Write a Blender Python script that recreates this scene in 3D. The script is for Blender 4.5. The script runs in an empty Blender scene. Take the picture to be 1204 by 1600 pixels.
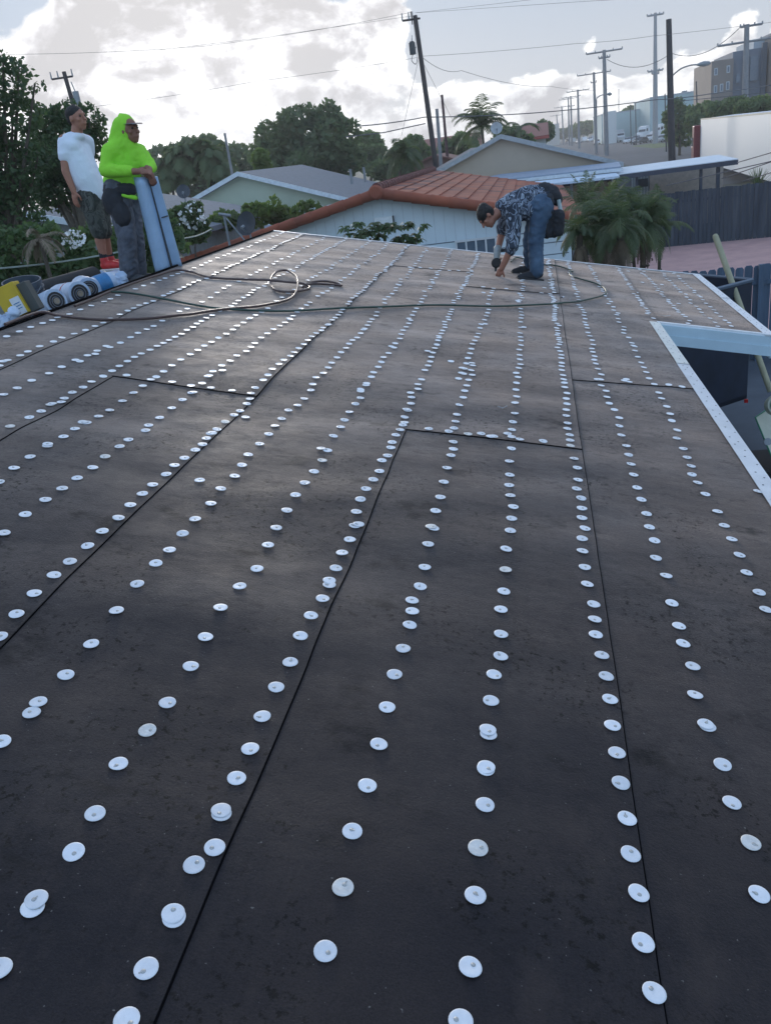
import bpy, bmesh, math, random
import numpy as np
from mathutils import Vector, Matrix, noise, Quaternion
from math import radians as R, sin, cos, pi
rnd = random.Random(7); nrg = np.random.default_rng(11)
SC = bpy.context.scene; COL = SC.collection
# ------------------------------------------------------------------ camera
H = 4.5
F = 1280.0
yc = Vector((223., 584., 1280.)).normalized()
zc = -Vector((412., -2934., 1280.)).normalized()
zc = (zc - yc * zc.dot(yc)).normalized()
xc = -Vector((yc.y*zc.z-yc.z*zc.y, yc.z*zc.x-yc.x*zc.z, yc.x*zc.y-yc.y*zc.x))
if xc.x < 0: xc = -xc
def c2w(v): return Vector((xc.dot(v), yc.dot(v), zc.dot(v)))
right, up, fwd = c2w(Vector((1, 0, 0))), c2w(Vector((0, 1, 0))), c2w(Vector((0, 0, 1)))
cam = bpy.data.cameras.new('camera'); camo = bpy.data.objects.new('camera', cam); COL.objects.link(camo)
m = Matrix((right, up, -fwd)).transposed().to_4x4(); m.translation = Vector((0, 0, H)); camo.matrix_world = m
cam.sensor_fit = 'VERTICAL'; cam.sensor_height = 32; cam.lens = 32 * F / 1600
cam.clip_end = 6000; cam.clip_start = 0.05
SC.camera = camo
SC.render.resolution_x = 770; SC.render.resolution_y = 1024
def ray(px, py): return c2w(Vector((px - 602., 800. - py, F)))
CO = Vector((0, 0, H))
def G(px, py, z): d = ray(px, py); return CO + d * ((z - H) / d.z)
def W(px, py, Y): d = ray(px, py); return CO + d * (Y / d.y)
SL = R(12); NR = Vector((sin(SL), 0, cos(SL)))
def P(px, py, lift=0.0):
    d = ray(px, py); return CO + d * ((-1.43 + lift) / NR.dot(d))
# ------------------------------------------------------------------ view + world + sun
SC.view_settings.view_transform = 'Standard'; SC.view_settings.look = 'None'
SC.view_settings.exposure = 0.25; SC.view_settings.gamma = 1
sund = ray(300, 40).normalized()
sun_el = math.asin(sund.z); sun_az = math.atan2(sund.x, sund.y)
sl = bpy.data.lights.new('sun', 'SUN'); sl.energy = 1.3; sl.angle = R(14); sl.color = (1, .93, .84)
so = bpy.data.objects.new('sun', sl); COL.objects.link(so)
so.rotation_euler = (-sund).to_track_quat('-Z', 'Y').to_euler()
wd = bpy.data.worlds.new('World'); SC.world = wd; wd.use_nodes = True
N = wd.node_tree.nodes; L = wd.node_tree.links; N.clear()
def nd(t, **k):
    n = N.new(t)
    for a, b in k.items(): setattr(n, a, b)
    return n
def mth(op, a, b=None, c=None, clamp=False):
    n = nd('ShaderNodeMath', operation=op, use_clamp=clamp)
    for i, v in enumerate((a, b, c)):
        if v is None: continue
        if isinstance(v, (int, float)): n.inputs[i].default_value = v
        else: L.new(v, n.inputs[i])
    return n.outputs[0]
out = nd('ShaderNodeOutputWorld')
sky = nd('ShaderNodeTexSky', sky_type='NISHITA', sun_disc=False, sun_elevation=sun_el, sun_rotation=sun_az,
         air_density=1.0, dust_density=.8, ozone_density=1.5)
tc = nd('ShaderNodeTexCoord'); DV = tc.outputs['Generated']
sep = nd('ShaderNodeSeparateXYZ'); L.new(DV, sep.inputs[0])
zz = mth('MAXIMUM', sep.outputs[2], 0.0)
def dotd(v):
    n = nd('ShaderNodeVectorMath', operation='DOT_PRODUCT'); L.new(DV, n.inputs[0]); n.inputs[1].default_value = v; return n.outputs['Value']
mp = nd('ShaderNodeMapping'); L.new(DV, mp.inputs[0]); mp.inputs['Scale'].default_value = (1, 1, 1.5); mp.inputs['Location'].default_value = (.37, .1, .2)
def wnoise(scale, det, ro, dist, loc=None):
    n = nd('ShaderNodeTexNoise', noise_dimensions='3D'); n.inputs['Scale'].default_value = scale; n.inputs['Detail'].default_value = det; n.inputs['Roughness'].default_value = ro; n.inputs['Distortion'].default_value = dist
    if loc: m2 = nd('ShaderNodeMapping'); L.new(mp.outputs[0], m2.inputs[0]); m2.inputs['Location'].default_value = loc; L.new(m2.outputs[0], n.inputs[0])
    else: L.new(mp.outputs[0], n.inputs[0])
    return n.outputs[0]
nA = wnoise(10.0, 10, .56, .2)
# the same clouds looked up a little towards the sun: the difference gives lit rims and shaded bellies
nB = wnoise(10.0, 10, .56, .2, tuple(-(sund + Vector((0, 0, .35))).normalized()*.022))
dens0 = mth('MULTIPLY', mth('SUBTRACT', nA, .5), 4.6)
bias = mth('MULTIPLY', mth('SUBTRACT', dotd(sund), .55, clamp=True), 0.0)
def blob(px, py, rad, amt, dn, rise=1.0):
    v = ray(px, py).normalized(); c = cos(R(rad))
    t = mth('MULTIPLY_ADD', dotd(v), 1 / (1 - c), -c / (1 - c), clamp=True)
    t = mth('SMOOTH_MIN', mth('MULTIPLY', t, 1.6), 1.0, .3)
    return mth('MULTIPLY_ADD', t, amt, dn)
for b in ((150, -50, 10, .75), (290, 30, 8, .85), (400, 70, 5.5, .55), (90, 130, 7, .5), (250, 150, 8, .5), (430, 140, 7, .5), (560, 60, 5, .45), (640, 10, 4, .5), (340, 230, 10, .4), (560, 170, 5.5, .4),
          (800, 150, 4.4, .55), (725, 165, 3.8, .45), (865, 110, 3.2, .55), (690, 190, 4, .4), (975, 34, 2.0, .62), (940, 40, 1.9, .62), (905, 46, 1.6, .52), (945, 78, 2.4, -.45), (1095, 66, 3.2, 1.0), (1000, 150, 5, .5), (1190, 66, 2.4, .8), (900, 180, 6, .5), (1060, 130, 4, .5), (760, 210, 6, .4), (1150, 150, 5, .4),
          (30, 35, 3.0, -.8), (770, 20, 6, -1.1), (1150, -40, 8, -1.2), (900, -30, 6.5, -1.1), (1030, -20, 5, -1.0), (700, 90, 3, -.4), (630, 120, 2.6, -.4), (985, 80, 2.2, -.5), (1010, 110, 2, -.3), (900, 75, 2, -.35)):
    bias = blob(*b, bias)
dens = mth('ADD', dens0, mth('SUBTRACT', bias, .12))
def ramp(x, pts, interp='LINEAR'):
    n = nd('ShaderNodeValToRGB'); L.new(x, n.inputs[0]); e = n.color_ramp.elements; n.color_ramp.interpolation = interp
    while len(e) < len(pts): e.new(.5)
    for i, (p, c) in enumerate(pts): e[i].position = p; e[i].color = (c, c, c, 1) if isinstance(c, (int, float)) else (*c, 1)
    return n.outputs[0]
sd = dotd(sund)
rear = ramp(mth('MULTIPLY_ADD', sd, .5, .5), [(.38, 1.0), (.74, 0.0)])
cm = mth('MULTIPLY', ramp(dens, [(0.0, 0), (.10, .35), (.26, 1)]), mth('MULTIPLY_ADD', rear, -.85, 1.0))
near = mth('POWER', mth('MAXIMUM', sd, 0.0), 14.0)
rim = mth('MULTIPLY', mth('SUBTRACT', nA, nB), 4.5)
thick = ramp(dens, [(.2, 0), (1.0, 1)])
# brightness of cloud: bright where thin, greyer where thick, embossed by the rim term
lowc = ramp(zz, [(.10, .30), (.16, 1.0)])
cb = mth('MULTIPLY_ADD', mth('MULTIPLY', thick, lowc), -.80, 1.20)
cb = mth('ADD', cb, rim)
cb = mth('MAXIMUM', cb, mth('MULTIPLY_ADD', near, -.20, .68))
cb = mth('MINIMUM', cb, mth('MULTIPLY_ADD', mth('MULTIPLY', lowc, mth('MINIMUM', mth('MULTIPLY', near, 2.0), 1.0)), -.62, 1.5))
ccol = ramp(mth('MULTIPLY', cb, .6), [(.28, (.44, .43, .44)), (.42, (.56, .55, .57)), (.60, (.84, .84, .85)), (.9, (1.35, 1.33, 1.3))])
farc = mth('MULTIPLY_ADD', near, .22, 1.0)
vm = nd('ShaderNodeVectorMath', operation='SCALE'); L.new(ccol, vm.inputs[0]); L.new(farc, vm.inputs[3])
bsky = nd('ShaderNodeBackground'); bsky.inputs[1].default_value = 0.055; L.new(sky.outputs[0], bsky.inputs[0])
bhz = nd('ShaderNodeBackground'); bhz.inputs[1].default_value = 1.0
fc = ramp(zz, [(0.0, (.60, .62, .66)), (.16, (.44, .52, .64)), (.5, (.32, .46, .68)), (1, (.24, .38, .64))])
rc = nd('ShaderNodeMix', data_type='RGBA'); L.new(rear, rc.inputs[0]); L.new(fc, rc.inputs[6]); L.new(ramp(zz, [(0.0, (.60, .80, .98)), (.5, (.40, .62, .95)), (1, (.26, .44, .80))]), rc.inputs[7]); L.new(rc.outputs[2], bhz.inputs[0])
gl = nd('ShaderNodeBackground'); gl.inputs[0].default_value = (1, .96, .90, 1)
L.new(mth('MULTIPLY', mth('POWER', mth('MAXIMUM', sd, 0.0), 40.0), .10), gl.inputs[1])
mh = nd('ShaderNodeMixShader'); mh.inputs[0].default_value = .95; L.new(bsky.outputs[0], mh.inputs[1]); L.new(bhz.outputs[0], mh.inputs[2])
bc = nd('ShaderNodeBackground'); L.new(vm.outputs[0], bc.inputs[0]); bc.inputs[1].default_value = 1.0
mx = nd('ShaderNodeMixShader'); L.new(cm, mx.inputs[0]); L.new(mh.outputs[0], mx.inputs[1]); L.new(bc.outputs[0], mx.inputs[2])
ad = nd('ShaderNodeAddShader'); L.new(mx.outputs[0], ad.inputs[0]); L.new(gl.outputs[0], ad.inputs[1])
L.new(ad.outputs[0], out.inputs[0])

# ------------------------------------------------------------------ materials
def s(r, g, b): return tuple(((c/255)/12.92 if c/255 <= .04045 else ((c/255+.055)/1.055)**2.4) for c in (r, g, b))
MAT = {}
def mat(name, col, rough=.7, var=.15, scale=8, bump=.0, metal=0, col2=None, spec=.5, bscale=None, stretch=(1, 1, 1), detail=5, lo=.3, hi=.7, coat=0):
    if name in MAT: return MAT[name]
    m = bpy.data.materials.new(name); m.use_nodes = True; t = m.node_tree; n = t.nodes; l = t.links
    b = n['Principled BSDF']; b.inputs['Roughness'].default_value = rough; b.inputs['Metallic'].default_value = metal
    b.inputs['Specular IOR Level'].default_value = spec; b.inputs['Coat Weight'].default_value = coat
    g = n.new('ShaderNodeNewGeometry'); mp = n.new('ShaderNodeMapping'); l.new(g.outputs['Position'], mp.inputs[0]); mp.inputs['Scale'].default_value = stretch
    no = n.new('ShaderNodeTexNoise'); l.new(mp.outputs[0], no.inputs[0]); no.inputs['Scale'].default_value = scale; no.inputs['Detail'].default_value = detail; no.inputs['Roughness'].default_value = .6
    r = n.new('ShaderNodeValToRGB'); l.new(no.outputs[0], r.inputs[0])
    c2 = col2 or tuple(c * (1 - var) for c in col); c1 = col if col2 else tuple(min(1, c * (1 + var)) for c in col)
    r.color_ramp.elements[0].position = lo; r.color_ramp.elements[0].color = (*c2, 1); r.color_ramp.elements[1].position = hi; r.color_ramp.elements[1].color = (*c1, 1)
    l.new(r.outputs[0], b.inputs['Base Color'])
    if bump:
        n2 = n.new('ShaderNodeTexNoise'); l.new(g.outputs['Position'], n2.inputs[0]); n2.inputs['Scale'].default_value = bscale or scale * 4; n2.inputs['Detail'].default_value = 4
        bp = n.new('ShaderNodeBump'); bp.inputs['Strength'].default_value = bump; bp.inputs['Distance'].default_value = .01
        l.new(n2.outputs[0], bp.inputs['Height']); l.new(bp.outputs[0], b.inputs['Normal'])
    MAT[name] = m; return m

def leafy(m, k=.35):
    t = m.node_tree; n = t.nodes; l = t.links; b = n['Principled BSDF']; o = n['Material Output']
    tr = n.new('ShaderNodeBsdfTranslucent'); src = b.inputs['Base Color'].links[0].from_socket
    hs = n.new('ShaderNodeHueSaturation'); hs.inputs['Value'].default_value = 1.6; hs.inputs['Saturation'].default_value = 1.15; l.new(src, hs.inputs['Color']); l.new(hs.outputs[0], tr.inputs[0])
    mx = n.new('ShaderNodeMixShader'); mx.inputs[0].default_value = k + .08; l.new(b.outputs[0], mx.inputs[1]); l.new(tr.outputs[0], mx.inputs[2]); l.new(mx.outputs[0], o.inputs[0])
def felt_mat():
    m = bpy.data.materials.new('felt'); m.use_nodes = True; t = m.node_tree; n = t.nodes; l = t.links; b = n['Principled BSDF']
    g = n.new('ShaderNodeNewGeometry').outputs['Position']
    def noi(sc, det, st=(1, 1, 1), ro=.6, loc=(0, 0, 0)):
        mp = n.new('ShaderNodeMapping'); l.new(g, mp.inputs[0]); mp.inputs['Scale'].default_value = st; mp.inputs['Location'].default_value = loc
        x = n.new('ShaderNodeTexNoise'); l.new(mp.outputs[0], x.inputs[0]); x.inputs['Scale'].default_value = sc; x.inputs['Detail'].default_value = det; x.inputs['Roughness'].default_value = ro
        return x.outputs[0]
    def rp(x, p):
        r = n.new('ShaderNodeValToRGB'); l.new(x, r.inputs[0]); e = r.color_ramp.elements
        while len(e) < len(p): e.new(.5)
        for i, (q, c) in enumerate(p): e[i].position = q; e[i].color = (*c, 1) if isinstance(c, tuple) else (c, c, c, 1)
        return r.outputs[0]
    def mix(f, a, c, typ='MIX'):
        x = n.new('ShaderNodeMix'); x.data_type = 'RGBA'; x.blend_type = typ
        if isinstance(f, float): x.inputs[0].default_value = f
        else: l.new(f, x.inputs[0])
        for k, v in ((6, a), (7, c)):
            if isinstance(v, tuple): x.inputs[k].default_value = (*v, 1)
            else: l.new(v, x.inputs[k])
        return x.outputs[2]
    base = rp(noi(1.3, 6, (1, .7, 1)), [(.28, (.008, .0085, .013)), (.5, (.015, .0135, .017)), (.72, (.026, .021, .022))])
    grain = rp(noi(260, 2), [(.3, .72), (.7, 1.25)])
    c = mix(1.0, base, grain, 'MULTIPLY')
    speck = rp(noi(42, 7, (1, 1, 1), .72), [(.55, 0.), (.62, 1.)])
    zone = rp(noi(2.3, 3, (1, 1, 1), .5, (4, 2, 0)), [(.46, 0.), (.58, 1.)])
    sp = mix(1.0, speck, zone, 'MULTIPLY')
    c = mix(sp, c, (.003, .003, .003))
    bl = rp(noi(3.1, 7, (1, 1.6, 1), .7, (1, 9, 0)), [(.57, 0.), (.67, .75)])
    c = mix(bl, c, (.006, .006, .007))
    dust = rp(noi(5, 8, (1.4, .6, 1), .75, (7, 1, 0)), [(.50, 0.), (.72, .40)])
    c = mix(dust, c, (.060, .046, .042))
    grit = rp(noi(120, 1, (1, 1, 1), .5, (5, 5, 5)), [(.77, 0.), (.80, .7)])
    c = mix(grit, c, (.16, .15, .14))
    l.new(c, b.inputs['Base Color'])
    b.inputs['Specular IOR Level'].default_value = .18
    b.inputs['Sheen Roughness'].default_value = .36
    dst = rp(noi(3.7, 8, (1.2, .8, 1), .68, (2, 5, 0)), [(.30, .58), (.5, .69), (.70, .80)])
    gsp = rp(noi(150, 3, (1, 1, 1), .7), [(.35, .72), (.65, 1.15)])
    foot = rp(noi(9, 4, (1, 1.4, 1), .75, (8, 8, 0)), [(.58, 0.), (.68, .5)])
    inv = n.new('ShaderNodeMath'); inv.operation = 'MAXIMUM'; l.new(sp, inv.inputs[0]); l.new(bl, inv.inputs[1])
    inv3 = n.new('ShaderNodeMath'); inv3.operation = 'MAXIMUM'; l.new(inv.outputs[0], inv3.inputs[0]); l.new(foot, inv3.inputs[1])
    inv2 = n.new('ShaderNodeMath'); inv2.operation = 'MULTIPLY_ADD'; l.new(inv3.outputs[0], inv2.inputs[0]); inv2.inputs[1].default_value = -.85; inv2.inputs[2].default_value = 1.0
    l.new(mix(1.0, mix(1.0, dst, gsp, 'MULTIPLY'), inv2.outputs[0], 'MULTIPLY'), b.inputs['Sheen Weight'])
    l.new(rp(noi(1.7, 5, (1, 1, 1), .6, (6, 2, 0)), [(.36, (1.0, .90, .88)), (.62, (1.0, .84, .76))]), b.inputs['Sheen Tint'])
    ro = rp(noi(6, 6, (1, 1, 1), .7, (3, 3, 0)), [(.3, .52), (.7, .72)]); l.new(ro, b.inputs['Roughness'])
    bp = n.new('ShaderNodeBump'); bp.inputs['Strength'].default_value = .35; bp.inputs['Distance'].default_value = .003
    l.new(noi(140, 4, (1, 1, 1), .65), bp.inputs['Height'])
    bp2 = n.new('ShaderNodeBump'); bp2.inputs['Strength'].default_value = .22; bp2.inputs['Distance'].default_value = .02
    l.new(noi(5, 3, (.7, 1.2, 1), .5), bp2.inputs['Height']); l.new(bp.outputs[0], bp2.inputs['Normal'])
    l.new(bp2.outputs[0], b.inputs['Normal'])
    return m
M_felt = felt_mat()
M_tar = mat('tar_edge', (.003, .003, .004), .9, .3, 30, spec=.05)
M_cap = mat('cap_tin', (.80, .82, .85), .42, .06, 60, .08, .0, bscale=90)
M_cap2 = mat('cap_tin_dull', (.68, .67, .64), .5, .15, 60, .2, .1, bscale=90)
_t = M_cap.node_tree; _b = _t.nodes['Principled BSDF']; _oi = _t.nodes.new('ShaderNodeObjectInfo'); _src = _b.inputs['Base Color'].links[0].from_socket
_r = _t.nodes.new('ShaderNodeMapRange'); _r.inputs[3].default_value = .86; _r.inputs[4].default_value = 1.04; _t.links.new(_oi.outputs['Random'], _r.inputs[0])
_v = _t.nodes.new('ShaderNodeVectorMath'); _v.operation = 'SCALE'; _t.links.new(_src, _v.inputs[0]); _t.links.new(_r.outputs[0], _v.inputs[3]); _t.links.new(_v.outputs[0], _b.inputs['Base Color'])
M_nail = mat('nail_steel', (.46, .46, .44), .4, .3, 200, 0, .4)
M_galv = mat('galvanised', (.66, .70, .74), .38, .10, 5, .15, .35, bscale=12)
M_galvw = mat('white_drip_metal', (.76, .77, .78), .4, .08, 12, .1)
M_fasc = mat('fascia_blue', s(192, 212, 222), .5, .08, 3)
M_stucco = mat('white_stucco', s(200, 210, 212), .85, .06, 3, .3, bscale=60)
M_asph = mat('asphalt', (.085, .09, .10), .85, .2, .3, .2, bscale=30)
M_ground = mat('ground_grass', (.05, .07, .035), .95, .3, .15, .2, col2=(.08, .085, .078), bscale=3)
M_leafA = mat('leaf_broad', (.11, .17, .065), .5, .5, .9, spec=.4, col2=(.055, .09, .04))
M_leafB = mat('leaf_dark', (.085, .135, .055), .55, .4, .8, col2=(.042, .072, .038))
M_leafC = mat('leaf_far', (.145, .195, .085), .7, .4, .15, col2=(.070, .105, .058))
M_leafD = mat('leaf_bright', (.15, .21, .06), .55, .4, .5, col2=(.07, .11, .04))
M_palm = mat('palm_leaf', (.12, .155, .065), .5, .3, 1.5, col2=(.055, .085, .045))
M_palmy = mat('palm_leaf_yellow', (.17, .19, .05), .5, .3, 1.5, col2=(.08, .12, .04))
for m_ in (M_leafA, M_leafB, M_leafC, M_leafD, M_palm, M_palmy): leafy(m_)
M_dry = mat('dead_frond', (.22, .17, .12), .9, .3, 3)
M_bark = mat('bark', (.11, .09, .07), .9, .3, 6, .4)
M_flower = mat('white_petal', (.8, .8, .78), .6, .05)
M_wood_pole = mat('old_pole_wood', (.060, .050, .050), .85, .3, 3, .3, stretch=(6, 6, .6))
M_conc = mat('pole_concrete', (.26, .26, .27), .8, .12, 2, .2)
M_iron = mat('dark_iron', (.05, .055, .06), .5, .2)
M_wire = mat('wire_black', (.12, .12, .13), .6, .1)
M_grey = mat('grey_steel', (.26, .28, .30), .45, .15, 4, 0, .3)
M_glass = mat('dark_glass', (.03, .04, .05), .12, .2, 1, spec=.7)
M_rub = mat('rubber', (.02, .02, .022), .7, .2)
M_black = mat('black_cloth', (.022, .024, .030), .85, .3, 12, .3)
# ------------------------------------------------------------------ helpers
def link(o): COL.objects.link(o); return o
def parent(c, p):
    c.parent = p; c.matrix_parent_inverse = Matrix.Translation(-p.location) if not p.get('_m') else p.matrix_basis.inverted()
def tag(o, label=None, cat=None, group=None, kind=None):
    if label: o['label'] = label
    if cat: o['category'] = cat
    if group: o['group'] = group
    if kind: o['kind'] = kind
    return o
def E(name, loc, label, cat, group=None):
    o = bpy.data.objects.new(name, None); o.empty_display_size = .1; link(o); o.location = loc; return tag(o, label, cat, group)
class MB:
    def __init__(s): s.v = []; s.f = []; s.sm = []
    def add(s, vs, fs, smooth=False):
        k = len(s.v); s.v += [tuple(v) for v in vs]; s.f += [tuple(i + k for i in f) for f in fs]; s.sm += [smooth] * len(fs)
    def box(s, c, d, rot=0, tilt=None):
        c = Vector(c); hx, hy, hz = d[0]/2, d[1]/2, d[2]/2
        M = tilt if tilt is not None else Matrix.Rotation(rot, 3, 'Z')
        vs = [c + M @ Vector((x*hx, y*hy, z*hz)) for x in (-1, 1) for y in (-1, 1) for z in (-1, 1)]
        s.add(vs, [(0, 1, 3, 2), (4, 6, 7, 5), (0, 4, 5, 1), (2, 3, 7, 6), (0, 2, 6, 4), (1, 5, 7, 3)])
    def box2(s, a, b):
        a = Vector(a); b = Vector(b); s.box((a+b)/2, [abs(b[i]-a[i]) for i in range(3)])
    def tube(s, pts, r, n=8, caps=True, r2=None):
        pts = [Vector(p) for p in pts]; k = len(pts); vs = []; fs = []
        prev = None
        for i, p in enumerate(pts):
            t = (pts[min(i+1, k-1)] - pts[max(i-1, 0)]); t = t.normalized() if t.length > 1e-9 else Vector((0, 0, 1))
            if prev is None: a = t.orthogonal().normalized()
            else: a = (prev - t * prev.dot(t)); a = a.normalized() if a.length > 1e-6 else t.orthogonal().normalized()
            prev = a; b = t.cross(a)
            rr = r[i] if isinstance(r, (list, tuple)) else (r if r2 is None else r + (r2-r)*i/(k-1))
            for j in range(n):
                q = 2*pi*j/n; vs.append(p + (a*cos(q) + b*sin(q))*rr)
        for i in range(k-1):
            for j in range(n): fs.append((i*n+j, i*n+(j+1) % n, (i+1)*n+(j+1) % n, (i+1)*n+j))
        if caps: fs.append(tuple(range(n-1, -1, -1))); fs.append(tuple((k-1)*n+j for j in range(n)))
        s.add(vs, fs, n > 5)
    def lathe(s, prof, c=(0, 0, 0), axis=(0, 0, 1), n=20, cap=True):
        q = Vector((0, 0, 1)).rotation_difference(Vector(axis).normalized()); c = Vector(c); vs = []; fs = []
        for (r, z) in prof:
            for j in range(n): vs.append(c + q @ Vector((r*cos(2*pi*j/n), r*sin(2*pi*j/n), z)))
        for i in range(len(prof)-1):
            for j in range(n): fs.append((i*n+j, i*n+(j+1) % n, (i+1)*n+(j+1) % n, (i+1)*n+j))
        if cap:
            fs.append(tuple(range(n-1, -1, -1))); fs.append(tuple((len(prof)-1)*n+j for j in range(n)))
        s.add(vs, fs, True)
    def prism(s, poly, d):
        k = len(poly); d = Vector(d); vs = [Vector(p) for p in poly] + [Vector(p) + d for p in poly]
        s.add(vs, [tuple(range(k-1, -1, -1)), tuple(range(k, 2*k))] + [(i, (i+1) % k, (i+1) % k + k, i+k) for i in range(k)])
    def mesh(s, name, m, sharp=True):
        me = bpy.data.meshes.new(name); me.from_pydata(s.v, [], s.f)
        me.polygons.foreach_set('use_smooth', s.sm); me.materials.append(m)
        b = bmesh.new(); b.from_mesh(me); bmesh.ops.recalc_face_normals(b, faces=b.faces)
        if sharp:
            for e in b.edges:
                if len(e.link_faces) == 2 and e.calc_face_angle(0) > .7: e.smooth = False
        b.to_mesh(me); b.free(); return me
    def build(s, name, m, par=None, label=None, bevel=0, sharp=True):
        o = bpy.data.objects.new(name, s.mesh(name, m, sharp)); link(o)
        if par is not None: parent(o, par)
        if label: o['label'] = label
        if bevel:
            md = o.modifiers.new('b', 'BEVEL'); md.width = bevel; md.segments = 2; md.limit_method = 'ANGLE'
        return o
def npmesh(name, V, Fq, m, par=None, smooth=False):
    V = np.asarray(V, np.float32).reshape(-1, 3); Fq = np.asarray(Fq, np.int32); k = Fq.shape[1]
    me = bpy.data.meshes.new(name); me.vertices.add(len(V)); me.vertices.foreach_set('co', V.ravel())
    me.loops.add(Fq.size); me.loops.foreach_set('vertex_index', Fq.ravel())
    me.polygons.add(len(Fq)); me.polygons.foreach_set('loop_start', np.arange(0, Fq.size, k)); me.polygons.foreach_set('loop_total', np.full(len(Fq), k))
    me.polygons.foreach_set('use_smooth', [smooth]*len(Fq)); me.update(calc_edges=True); me.materials.append(m)
    o = bpy.data.objects.new(name, me); link(o)
    if par is not None: parent(o, par)
    return o
def kids(o): return [c for c in bpy.data.objects if c.parent == o]
def blobmesh(name, prims, m, par=None, vox=.012, smooth=4, disp=0, dscale=8, label=None, mats=None):
    """one continuous skin over many overlapping tapered shapes"""
    mb = MB()
    for p in prims:
        if p[0] == 'c':   # capsule a r0 b r1 [flat]
            a, r0, b, r1 = Vector(p[1]), p[2], Vector(p[3]), p[4]; d = (b-a); L_ = d.length; d = d.normalized() if L_ > 1e-6 else Vector((0, 0, 1))
            pts = []; rr = []
            for q in (-1, -.87, -.5): pts.append(a + d*r0*q); rr.append(r0*math.sqrt(max(0.0004, 1-q*q)))
            pts.append(a); rr.append(r0); pts.append(b); rr.append(r1)
            for q in (.5, .87, 1): pts.append(b + d*r1*q); rr.append(r1*math.sqrt(max(.0004, 1-q*q)))
            mb.tube(pts, rr, 14)
        else:             # ellipsoid centre, (axes vectors)
            c = Vector(p[1]); ax = [Vector(v) for v in p[2]]; vs = []; n1, n2 = 16, 10
            for i in range(n2+1):
                th = pi*i/n2
                for j in range(n1):
                    ph = 2*pi*j/n1; vs.append(c + ax[0]*(sin(th)*cos(ph)+1e-3*cos(ph)) + ax[1]*(sin(th)*sin(ph)+1e-3*sin(ph)) + ax[2]*cos(th))
            fs = [(i*n1+j, i*n1+(j+1) % n1, (i+1)*n1+(j+1) % n1, (i+1)*n1+j) for i in range(n2) for j in range(n1)]
            fs += [tuple(range(n1)), tuple(n2*n1+j for j in range(n1))]; mb.add(vs, fs)
    o = mb.build(name, m, None)
    r = o.modifiers.new('r', 'REMESH'); r.mode = 'VOXEL'; r.voxel_size = vox; r.use_smooth_shade = True
    sm = o.modifiers.new('s', 'SMOOTH'); sm.iterations = smooth; sm.factor = .5
    dg = bpy.context.evaluated_depsgraph_get(); me = bpy.data.meshes.new_from_object(o.evaluated_get(dg)); o.modifiers.clear(); o.data = me
    if disp:
        off = Vector((rnd.random()*9, 3, 1))
        nv = [v.normal.copy() for v in me.vertices]
        for v, nn in zip(me.vertices, nv):
            q = v.co*dscale + off; w = noise.noise(q + Vector((noise.noise(q*1.7), noise.noise(q*1.3+off), 0))*1.2)
            v.co += nn * disp * (1 - 2*abs(w))
        me.update()
    me.polygons.foreach_set('use_smooth', [True]*len(me.polygons))
    if par is not None: parent(o, par)
    if label: o['label'] = label
    return o
def curve_pts(pts, n=6):
    pts = [Vector(p) for p in pts]; o = []
    for i in range(len(pts)-1):
        p0, p1, p2, p3 = pts[max(i-1, 0)], pts[i], pts[i+1], pts[min(i+2, len(pts)-1)]
        for k in range(n):
            t = k/n; o.append(.5*((2*p1)+(p2-p0)*t+(2*p0-5*p1+4*p2-p3)*t*t+(3*p1-p0-3*p2+p3)*t**3))
    o.append(pts[-1]); return o
def unit(v): return Vector(v).normalized()

# ------------------------------------------------------------------ ground and roads
def sheet(name, x0, x1, y0, y1, z, m, nx=1, ny=1, amp=0):
    V = []; 
    for j in range(ny+1):
        for i in range(nx+1):
            x = x0+(x1-x0)*i/nx; y = y0+(y1-y0)*j/ny; V.append((x, y, z + (amp*noise.noise(Vector((x*.5, y*.5, 3))) if amp else 0)))
    Fs = [(j*(nx+1)+i, j*(nx+1)+i+1, (j+1)*(nx+1)+i+1, (j+1)*(nx+1)+i) for j in range(ny) for i in range(nx)]
    return tag(npmesh(name, V, Fs, m), kind='structure')
sheet('ground', -2500, 2500, -300, 4000, -.02, M_ground)
sheet('road', 11.5, 36, 62, 900, 0.004, M_asph)
M_patio = mat('pink_patio', s(200, 160, 152), .8, .12, 1.5, .1, col2=s(176, 140, 136))
sheet('patio', 1.6, 16, 17.2, 34.3, 0.006, M_patio)
M_drive = mat('driveway_concrete', (.085, .10, .12), .85, .2, 1.2, .2)
sheet('driveway', 1.3, 9, -4, 16.8, 0.002, M_drive)
M_sand = mat('sandy_verge', (.16, .15, .12), .9, .2, .3)
sheet('verge', 22, 27.5, 165, 205, .008, mat('verge_grass', (.08, .12, .04), .9, .3, .5))

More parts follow.
